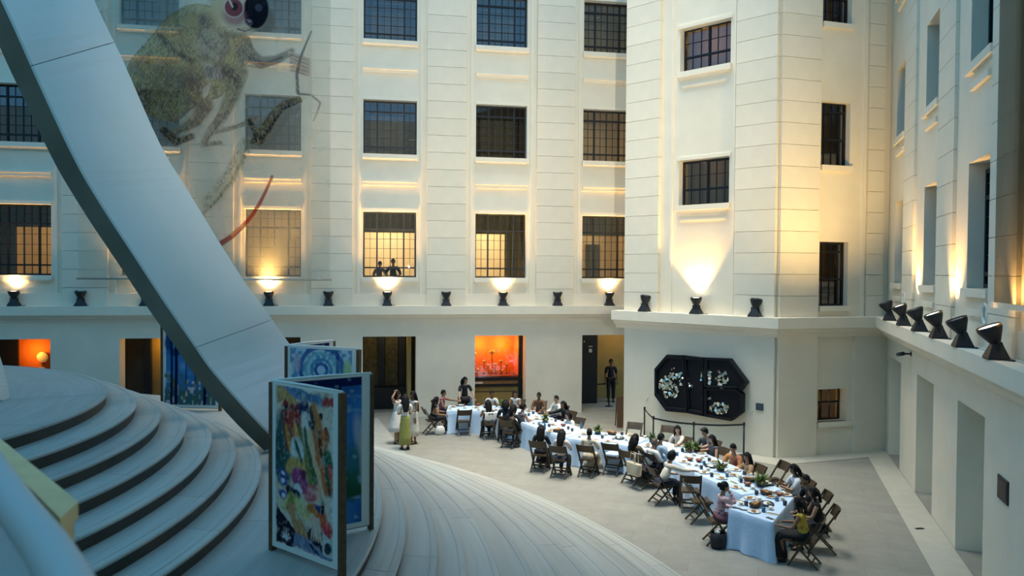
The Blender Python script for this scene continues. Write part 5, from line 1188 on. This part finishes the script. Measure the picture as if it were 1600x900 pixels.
# white scarf over the chair of the far table
ps = [q for q in PEOPLE if 'white scarf, back' in q['label']][0]
Mx = Matrix.Translation(ps['base']) @ Matrix.Rotation(R(ps['deg']-90), 4, 'Z')
b = MB(); b.loft([[(-.20+.40*j/12, y+.012*sin(j*1.9), z+.012*sin(j*2.3)) for j in range(13)] for y, z in ((-.26,.66),(-.33,.82),(-.335,.885),(-.36,.875),(-.375,.78),(-.37,.66))], 0, True, closed=False); o = b.build('scarf', M_['linen'], None, Mx); tag(o, 'white scarf draped over a chair back at the far table', 'scarf')
# phone in hand
ph = [q for q in PEOPLE if 'looking at a phone' in q['label']][0]; J = ph['J']; Mx = Matrix.Translation(ph['base']) @ Matrix.Rotation(R(ph['deg']-90), 4, 'Z')
o = copy_tree(TP['phone'], Mx @ Matrix.Translation(J['wrr'].lerp(J['wrl'], .5)+Vector((0,.10,.03))) @ Euler((R(35),0,R(90))).to_matrix().to_4x4()); tag(o, 'dark phone held up by the person in white shirt', 'phone')

# ------------------------------------------------------------------ rope barrier
def stanchion(x, y, nxt, label):
    r = empty('barrier_post', (x, y, 0)); tag(r, label, 'barrier post', 'black belt barrier posts')
    b = MB(); b.lathe([(.16,0),(.16,.015),(.06,.035),(.025,.05),(.003,.05)], 20); b.build('base', M_['black'], r)
    b = MB(); b.lathe([(.024,.03),(.024,.90),(.003,.90)], 12); b.build('pole', M_['black'], r)
    b = MB(); b.lathe([(.032,.86),(.034,.88),(.034,.95),(.028,.97),(.003,.97)], 12); b.build('cap', M_['black'], r)
    if nxt:
        d = Vector((nxt[0]-x, nxt[1]-y, 0)); b = MB(); n = 8; u = d.normalized(); s = Vector((-u.y, u.x, 0))*.003
        b.loft([[d*(i/n)+s+Vector((0,0,.93-.03*sin(pi*i/n))), d*(i/n)-s+Vector((0,0,.93-.03*sin(pi*i/n))), d*(i/n)-s+Vector((0,0,.88-.03*sin(pi*i/n))), d*(i/n)+s+Vector((0,0,.88-.03*sin(pi*i/n)))] for i in range(n+1)], 0, False); b.build('belt', M_['black'], r)
st = [(8.47,23.45),(8.19,21.9),(9.04,20.89),(10.46,20.62)]
lab = ['black barrier post against the pavilion wall below the mirror art','black barrier post at the barrier bend','black barrier post in the middle of the belt','black barrier post at the near end of the belt']
for i, (x, y) in enumerate(st): stanchion(x, y, st[i+1] if i < 3 else None, lab[i])
stanchion(9.02, 29.05, (7.75, 29.05), 'black barrier post in the doorway before the guard')
# leaning dark board by the pavilion edge
pz = at_floor(971, 668); r = empty('easel_board', M=face_M(pz.x, pz.y, 262)); tag(r, 'dark brown easel board standing by the pavilion edge', 'easel')
b = MB(); b.loft([[(-w, y, z), (w, y, z), (w, y+.03, z), (-w, y+.03, z)] for w, y, z in ((.17,.05,.02),(.15,-.05,.6),(.12,-.13,1.05))], 0, False); b.build('board', M_['darkwood'], r)
for s in (-1, 1): b = MB(); b.bar((s*.14,-.12,1.0), (s*.15,-.35,0), .03); b.build('leg', M_['darkwood'], r)

# ------------------------------------------------------------------ mirror artwork on the pavilion wall
def wl(px, py, y): v = on_wall(FB, px, py, y); return (v.x, v.z)
YF = -.38
panels = [[(1022,576),(1041,554),(1067,555),(1072,600),(1074,646),(1040,643),(1022,618)],
          [(1068,555),(1099,558.5),(1098,605),(1098,651),(1075,646.5),(1073,600)],
          [(1100,558.5),(1138,560),(1166,598),(1156.5,611),(1152,606),(1099,605)],
          [(1099,607),(1150,608),(1159,616),(1158.4,646),(1142,658.5),(1099,651)]]
r = empty('mirror_artwork', M=FB); tag(r, 'large black faceted wall artwork set with mirror fragments', 'artwork')
M_['artblack'] = mat('black_lacquer', (.0035,.0045,.008), .5, spec=.25); M_['mirror'] = mat('mirror_fragment', (.85,.86,.74), .10, .95, rnd=.1)
for i, P in enumerate(panels):
    Q = [Vector(wl(*q, YF)) for q in P]; c = sum(Q, Vector((0,0)))/len(Q); n = len(Q); b = MB()
    def ring(k, y): return [(c.x+(q.x-c.x)*k, y, c.y+(q.y-c.y)*k) for q in Q]
    b.loft([ring(.97, -.12), ring(1, YF+.06), ring(.985, YF), ring(.86, YF+.01), ring(.84, YF+.08)], 0, False); b.build('panel', M_['artblack'], r)
    b = MB(); b.add(ring(.85, YF+.075), [tuple(range(n))], 0); b.build('panel_bed', M_['artblack'], r)
rs = random.Random(11)
clus = [((1034,602),6,9,26),((1052,592),14,18,34),((1047,612),12,12,44),((1102,590),9,14,44),((1127,594),10,15,34),((1122,638),15,9,40),((1075,600),6,8,8),((1100,622),9,5,8)]
def shard_mesh(k):
    b = MB(); m = rs.randint(4, 6); pts = [(.035*cos(2*pi*j/m+rs.uniform(-.3,.3))*rs.uniform(.7,1.2), .035*sin(2*pi*j/m+rs.uniform(-.3,.3))*rs.uniform(.7,1.2)) for j in range(m)]
    b.loft([[(x, 0, z) for x, z in pts], [(x*.9, -.012, z*.9) for x, z in pts]], 0, False); return b.mesh('mirror_shard', M_['mirror'])
SH = [shard_mesh(k) for k in range(8)]
for (cx, cy), sx, sy, cnt in clus:
    for q in range(cnt):
        a = rs.uniform(0, 2*pi); rr = math.sqrt(rs.random()); x, z = wl(cx+sx*rr*cos(a), cy+sy*rr*sin(a), YF)
        put('mirror_shard', SH[rs.randrange(8)], r, Matrix.Translation((x, YF+.062, z)) @ Euler((rs.uniform(-.45,.45), rs.uniform(0,6), rs.uniform(-.45,.45))).to_matrix().to_4x4() @ Matrix.Scale(rs.uniform(.8,1.9), 4))
# small wall plates
def plate(F, px, py, w, h, m, label, name, y=-.125, cat='wall plate'):
    v = on_wall(F, px, py, y); r = empty(name, M=F @ Matrix.Translation((v.x, y, v.z))); tag(r, label, cat)
    b = MB(); b.box(-w/2, w/2, -.02, .005, -h/2, h/2); b.build('plate', m, r); b = MB(); b.box(-w*.4, w*.4, -.026, -.02, -h*.4, h*.4); b.build('face_panel', m, r)
    for s in (-1, 1): b = MB(); b.lathe([(.006,0),(.004,.004)], 8); b.build('screw', M_['steel'], r, Matrix.Translation((s*w*.44, -.02, 0)) @ Matrix.Rotation(pi/2, 4, 'X'))
M_['navyplate'] = mat('navy_placard', (.05,.07,.10), .5)
plate(FB, 1187, 635.5, .22, .20, M_['navyplate'], 'dark blue caption placard beside the mirror art', 'caption_placard', cat='placard')
plate(FB, 1173, 643, .10, .07, M_['trim'], 'small double socket under the caption placard', 'wall_socket', cat='socket')
plate(FB, 1011.5, 622, .06, .07, M_['trim'], 'small socket at the far side of the mirror art', 'wall_socket', cat='socket')
plate(FD, 1568, 765, .52, .36, M_['steel'], 'dark grille plate low on the near side wall', 'wall_grille', -.005, 'grille')
# security camera
v = on_wall(FD, 1424, 553, 0); r = empty('security_camera', M=FD @ Matrix.Translation((v.x, 0, v.z))); tag(r, 'dark bullet security camera on the near side wall', 'camera')
b = MB(); b.tube([(0,0,0),(0,-.02,0)], .06, 12); b.build('mount', M_['steel'], r); b = MB(); b.tube([(0,0,0),(0,-.12,0),(-.02,-.20,-.03)], .022, 8); b.build('bracket', M_['steel'], r)
b = MB(); b.tube([(.10,-.20,.01),(-.26,-.26,-.05)], .05, 12); b.build('housing', M_['steel'], r); b = MB(); b.tube([(-.25,-.257,-.048),(-.27,-.262,-.052)], .038, 10); b.build('lens', M_['lens_off'], r)
# round vents on the near side wall
for px, py, who in ((1414,468,'first from the corner'),(1462,499,'between the two lit pilasters'),(1542,491,'nearest the dark banner')):
    v = on_wall(FD, px, py, -.04); r = empty('round_vent', M=FD @ Matrix.Translation((v.x, -.04, v.z)) @ Matrix.Rotation(pi/2, 4, 'X')); tag(r, f'white round vent ring {who}', 'vent', 'round vents on the near side wall')
    b = MB(); b.lathe([(.20,0),(.20,.03),(.17,.05),(.13,.03),(.13,0)], 24); b.build('ring', M_['china'], r); b = MB(); b.lathe([(.13,.005),(.05,.01),(.003,.012)], 20); b.build('cover', M_['trim'], r)
# conduit along the ledge
b = MB(); b.tube([FD @ Vector((x, -.10+.01*sin(x*3), LEDGE+.015)) for x in np.linspace(.2, 20, 40)], .012, 6); o = b.build('power_cable', M_['linen']); tag(o, 'pale power cable running along the near ledge behind the spotlights', 'cable')
pz = at_floor(1437, 827); r = empty('floor_drain', (pz.x, pz.y, .012)); tag(r, 'small dark drain in the pale floor border', 'drain')
b = MB(); b.box(-.09,.09,-.04,.04,0,.006); b.build('frame', M_['steel'], r)
for q in range(4): b = MB(); b.box(-.08+.045*q,-.06+.045*q,-.035,.035,.006,.010); b.build('slot_bar', M_['black'], r)

# ------------------------------------------------------------------ what the ground-floor openings show
def gbox(mb, x0, x1, y0, y1, z0, z1, m=0): mb.box(x0, x1, YA+y0, YA+y1, z0, z1, m)
# orange exhibit case (fourth opening)
kx = colx(4)
r = empty('exhibit_case', (kx+.95, YA+1.2, 0)); tag(r, 'glowing orange exhibit case of baskets behind the far wall', 'exhibit case'); I = Matrix.Translation((-kx-.95, -YA-1.2, 0))
def part(name, m, *boxes, parent=r, I_=None):
    b = MB()
    for q in boxes: gbox(b, *q)
    return b.build(name, m, parent, I_ if I_ is not None else I)
part('backdrop', M_['orange'], (kx-.5, kx+2.3, 1.75, 1.8, 1.05, 3.0)); part('side_panel', M_['orange'], (kx+1.78, kx+1.83, .75, 1.75, 1.05, 3.0)); part('side_panel', M_['orange'], (kx-.5, kx-.45, .75, 1.75, 1.05, 3.0))
part('canopy', M_['black'], (kx-.5, kx+2.3, .7, 1.8, 2.86, 3.1)); part('post', M_['black'], (kx+1.76, kx+1.88, .62, .74, 0, 3.0)); part('shelf', M_['redpot'], (kx-.5, kx+1.8, .75, 1.75, 1.25, 1.32))
part('case_rail', M_['black'], (kx-.5, kx+1.85, .66, .74, 1.16, 1.26)); part('label_strip', M_['food'], (kx-.5, kx+1.78, .70, .76, 1.02, 1.15)); part('label_card', M_['china'], (kx+.02, kx+.40, .67, .70, 1.04, 1.12)); part('case_rail', M_['black'], (kx-.5, kx+1.85, .66, .74, .92, 1.01))
part('plinth', M_['ochre'], (kx-.5, kx+1.8, .72, 1.8, 0, .92)); part('barrier_frame', M_['darkwood'], (kx+.0, kx+1.55, .52, .56, .74, .79)); part('barrier_frame', M_['darkwood'], (kx+.0, kx+.05, .52, .56, 0, .74)); part('barrier_frame', M_['darkwood'], (kx+1.5, kx+1.55, .52, .56, 0, .74))
b = MB(); b.add([(kx-.5,YA+.735,1.26),(kx+1.8,YA+.735,1.26),(kx+1.8,YA+.735,2.88),(kx-.5,YA+.735,2.88)], [(0,1,2,3)]); b.build('glazing', M_['glass'], r, I)
for x in (.35, 1.25): light('POINT', 'case_lamp', (kx+x, YA+1.35, 2.45), 26, (1,.50,.10), shadow_soft_size=.08)
M_['straw'] = mat('woven_straw', (.62,.40,.15), .8, var=.3, scale=60)
for i, (dx, z, s, kind) in enumerate(((.10,2.02,.12,0),(.85,2.10,.11,0),(.55,1.78,.07,1),(1.18,1.80,.08,1),(.18,1.66,.06,1),(.72,1.64,.06,1),(.98,1.68,.07,1),(1.42,1.66,.06,1),(.30,1.42,.07,0),(.52,1.38,.06,1),(1.0,1.44,.05,0),(1.25,1.40,.07,1))):
    q = empty('basket_exhibit', (kx+dx, YA+1.25+.1*(i % 3), 1.32)); tag(q, f'{["round woven basket","small woven cap"][kind]} on a stand in the orange case, {["topmost by the jamb","highest in the middle","below the middle basket","high beside the dark post","low by the jamb","small one in the middle","between the two caps","last before the dark post","in front by the jamb","in front, lowest","in front of the middle","in front near the post"][i]}', 'basket', 'basketry in the orange exhibit case')
    h = z-1.32; b = MB(); b.lathe([(.05,0),(.05,.01),(.012,.02),(.012,h-.02),(.06,h-.01),(.06,h),(.003,h)], 10); b.build('stand', M_['black'], q)
    b = MB(); pf = [(s*.5,h),(s,h+s*.5),(s*1.05,h+s*.9),(s*.7,h+s*1.3),(s*.6,h+s*1.35)] if kind == 0 else [(s,h),(s*.95,h+s*.4),(s*.6,h+s*.9),(s*.1,h+s*1.1)]
    b.lathe(pf, 14); b.build('basketry', M_['straw'], q)
# first opening: drum on an orange wall
kx0 = colx(0); r2 = empty('exhibit_wall', (kx0+1, YA+2.2, 0)); tag(r2, 'orange-lit exhibit wall with dark partition in the outermost opening', 'exhibit wall'); I2 = Matrix.Translation((-kx0-1, -YA-2.2, 0))
part('backdrop', M_['orange'], (kx0-.05, kx0+2.4, 2.1, 2.15, .2, 2.95), parent=r2, I_=I2); part('partition', M_['black'], (kx0-1.6, kx0+.06, 1.9, 2.0, 0, 2.95), parent=r2, I_=I2); part('canopy', M_['black'], (kx0-1.2, kx0+2.4, 1.4, 2.2, 2.80, 3.0), parent=r2, I_=I2)
light('POINT', 'case_lamp', (kx0+.62, YA+1.65, 2.35), 18, (1,.45,.08), shadow_soft_size=.1)
q = empty('drum_exhibit', (kx0+.88, YA+1.9, 0)); tag(q, 'pale round drum skin on a stand before the orange wall', 'drum'); Rx = Matrix.Rotation(pi/2, 4, 'X')
b = MB(); b.lathe([(.19,-.04),(.20,0),(.19,.05),(.18,.055),(.003,.056)], 24); b.build('drum_skin', mat('drum_skin', (.80,.62,.34), .6), q, Matrix.Translation((0,0,2.1)) @ Rx)
b = MB(); b.lathe([(.10,0),(.10,.02),(.02,.04),(.02,1.9),(.003,1.9)], 12); b.build('stand', M_['black'], q)
b = MB(); b.box(-.10,.08,-.09,-.08,1.70,1.76); b.build('caption', M_['china'], q)
# second opening: dark panel, post, amber wall
k1 = colx(1); r3 = empty('gallery_partition', (k1+1, YA+1.5, 0)); tag(r3, 'dark brown partition and amber panel inside the opening by the forest screen', 'partition'); I3 = Matrix.Translation((-k1-1, -YA-1.5, 0))
part('panel', M_['roomdark'], (k1-.9, k1+.46, 1.2, 1.3, 0, 3.2), parent=r3, I_=I3); part('post', M_['black'], (k1+.44, k1+.66, 1.1, 1.3, 0, 3.2), parent=r3, I_=I3); part('amber_panel', M_['ochre'], (k1+.60, k1+2.3, 1.5, 1.55, .75, 3.2), parent=r3, I_=I3); part('plinth', M_['black'], (k1+.62, k1+2.3, 1.2, 1.55, 0, .75), parent=r3, I_=I3)
light('POINT', 'case_lamp', (k1+1.2, YA+1.0, 2.6), 14, (1,.52,.10), shadow_soft_size=.08)
# third opening sliver
k2 = colx(2); light('POINT', 'case_lamp', (k2+1.5, YA+1.2, 2.2), 16, (1,.72,.45), shadow_soft_size=.08)
# opening with dark display boards
k3 = colx(3); r4 = empty('display_boards', (k3+1, YA+2, 0)); tag(r4, 'dim brown display boards between black posts behind the standing women', 'display board'); I4 = Matrix.Translation((-k3-1, -YA-2, 0))
M_['dimboard'] = mat('dim_board', (.10,.085,.04), .8, var=.4, scale=7)
for a, c in ((.0,.55),(.82,1.30)): part('board', M_['dimboard'], (k3+a, k3+c, 2.0, 2.05, .85, 2.8), parent=r4, I_=I4)
for a in (.55, 1.34): part('post', M_['black'], (k3+a, k3+a+.24, 1.9, 2.1, 0, 3.2), parent=r4, I_=I4)
part('bench', M_['black'], (k3-.2, k3+1.6, 1.6, 2.1, 0, .82), parent=r4, I_=I4); part('side_wall', M_['ochre'], (k3+1.62, k3+1.75, .5, 2.1, 0, 3.2), parent=r4, I_=I4)
light('POINT', 'case_lamp', (k3+.9, YA+1.3, 3.0), 5, (1,.75,.35), shadow_soft_size=.1)
# doorway of the guard
k5 = colx(5); r5 = empty('doorway_partition', (k5+1, YA+2.6, 0)); tag(r5, 'ochre partition wall with black board behind the guard', 'partition'); I5 = Matrix.Translation((-k5-1, -YA-2.6, 0))
part('ochre_wall', M_['ochre'], (k5+.4, k5+5, 2.9, 3.0, 0, 3.4), parent=r5, I_=I5); part('black_board', M_['black'], (k5-1.0, k5+1.16, 1.8, 1.9, 0, 3.4), parent=r5, I_=I5)
for a, c, z0, z1 in ((.78,.94,2.28,2.31),(.80,.92,2.06,2.20),(.58,.62,2.48,2.52)): part('specimen', M_['china'], (k5+a, k5+c, 1.77, 1.80, z0, z1), parent=r5, I_=I5)
light('POINT', 'case_lamp', (k5+2.4, YA+1.6, 3.1), 26, (1,.62,.20), shadow_soft_size=.15)

# ------------------------------------------------------------------ parapet just below the viewer
M_['capwood'] = mat('warm_lit_oak_cap', (.82,.56,.25), .5, var=.12, scale=6)  # oak tone raised to amber in place of warm lamp light
r = empty('stair_parapet', (-.88,2.42,3.4)); tag(r, 'warm-lit oak capped parapet end in the lower corner', 'parapet'); I = Matrix.Translation((.88,-2.42,-3.4))
b = MB(); P = [(-2.60,5.12),(-.882,2.494),(-.872,2.335),(-2.35,4.66)]; b.prism(P, 4.50, 4.55); b.build('cap', M_['capwood'], r, I)
b = MB(); b.prism([(-2.58,5.07),(-.895,2.50),(-.885,2.36),(-2.36,4.68)], 3.4, 4.50); b.build('end_post', M_['capwood'], r, I)
M_['railgrey'] = mat('painted_rail', (.46,.50,.50), .5)
r = empty('handrail_panel', (-.8,2.0,3.4)); tag(r, 'white rounded balustrade panel close to the viewer', 'balustrade'); I = Matrix.Translation((.8,-2.0,-3.4))
rail = [(-2.72,5.1),(-1.83,3.50)]+[tuple(at_z(*q, 4.66).xy) for q in ((-22,719),(28,797),(72,854),(100,902),(126,955))]+[(-.36,1.02)]
b = MB(); b.tube([(x, y, 4.66) for x, y in rail], .045, 14); b.build('rail', M_['railgrey'], r, I)
b = MB(); b.loft([[(x-.035, y-.012, 3.4), (x-.01, y-.004, 3.4), (x-.01, y-.004, 4.65), (x-.035, y-.012, 4.65)] for x, y in rail], 0, True); b.build('panel', M_['railgrey'], r, I)
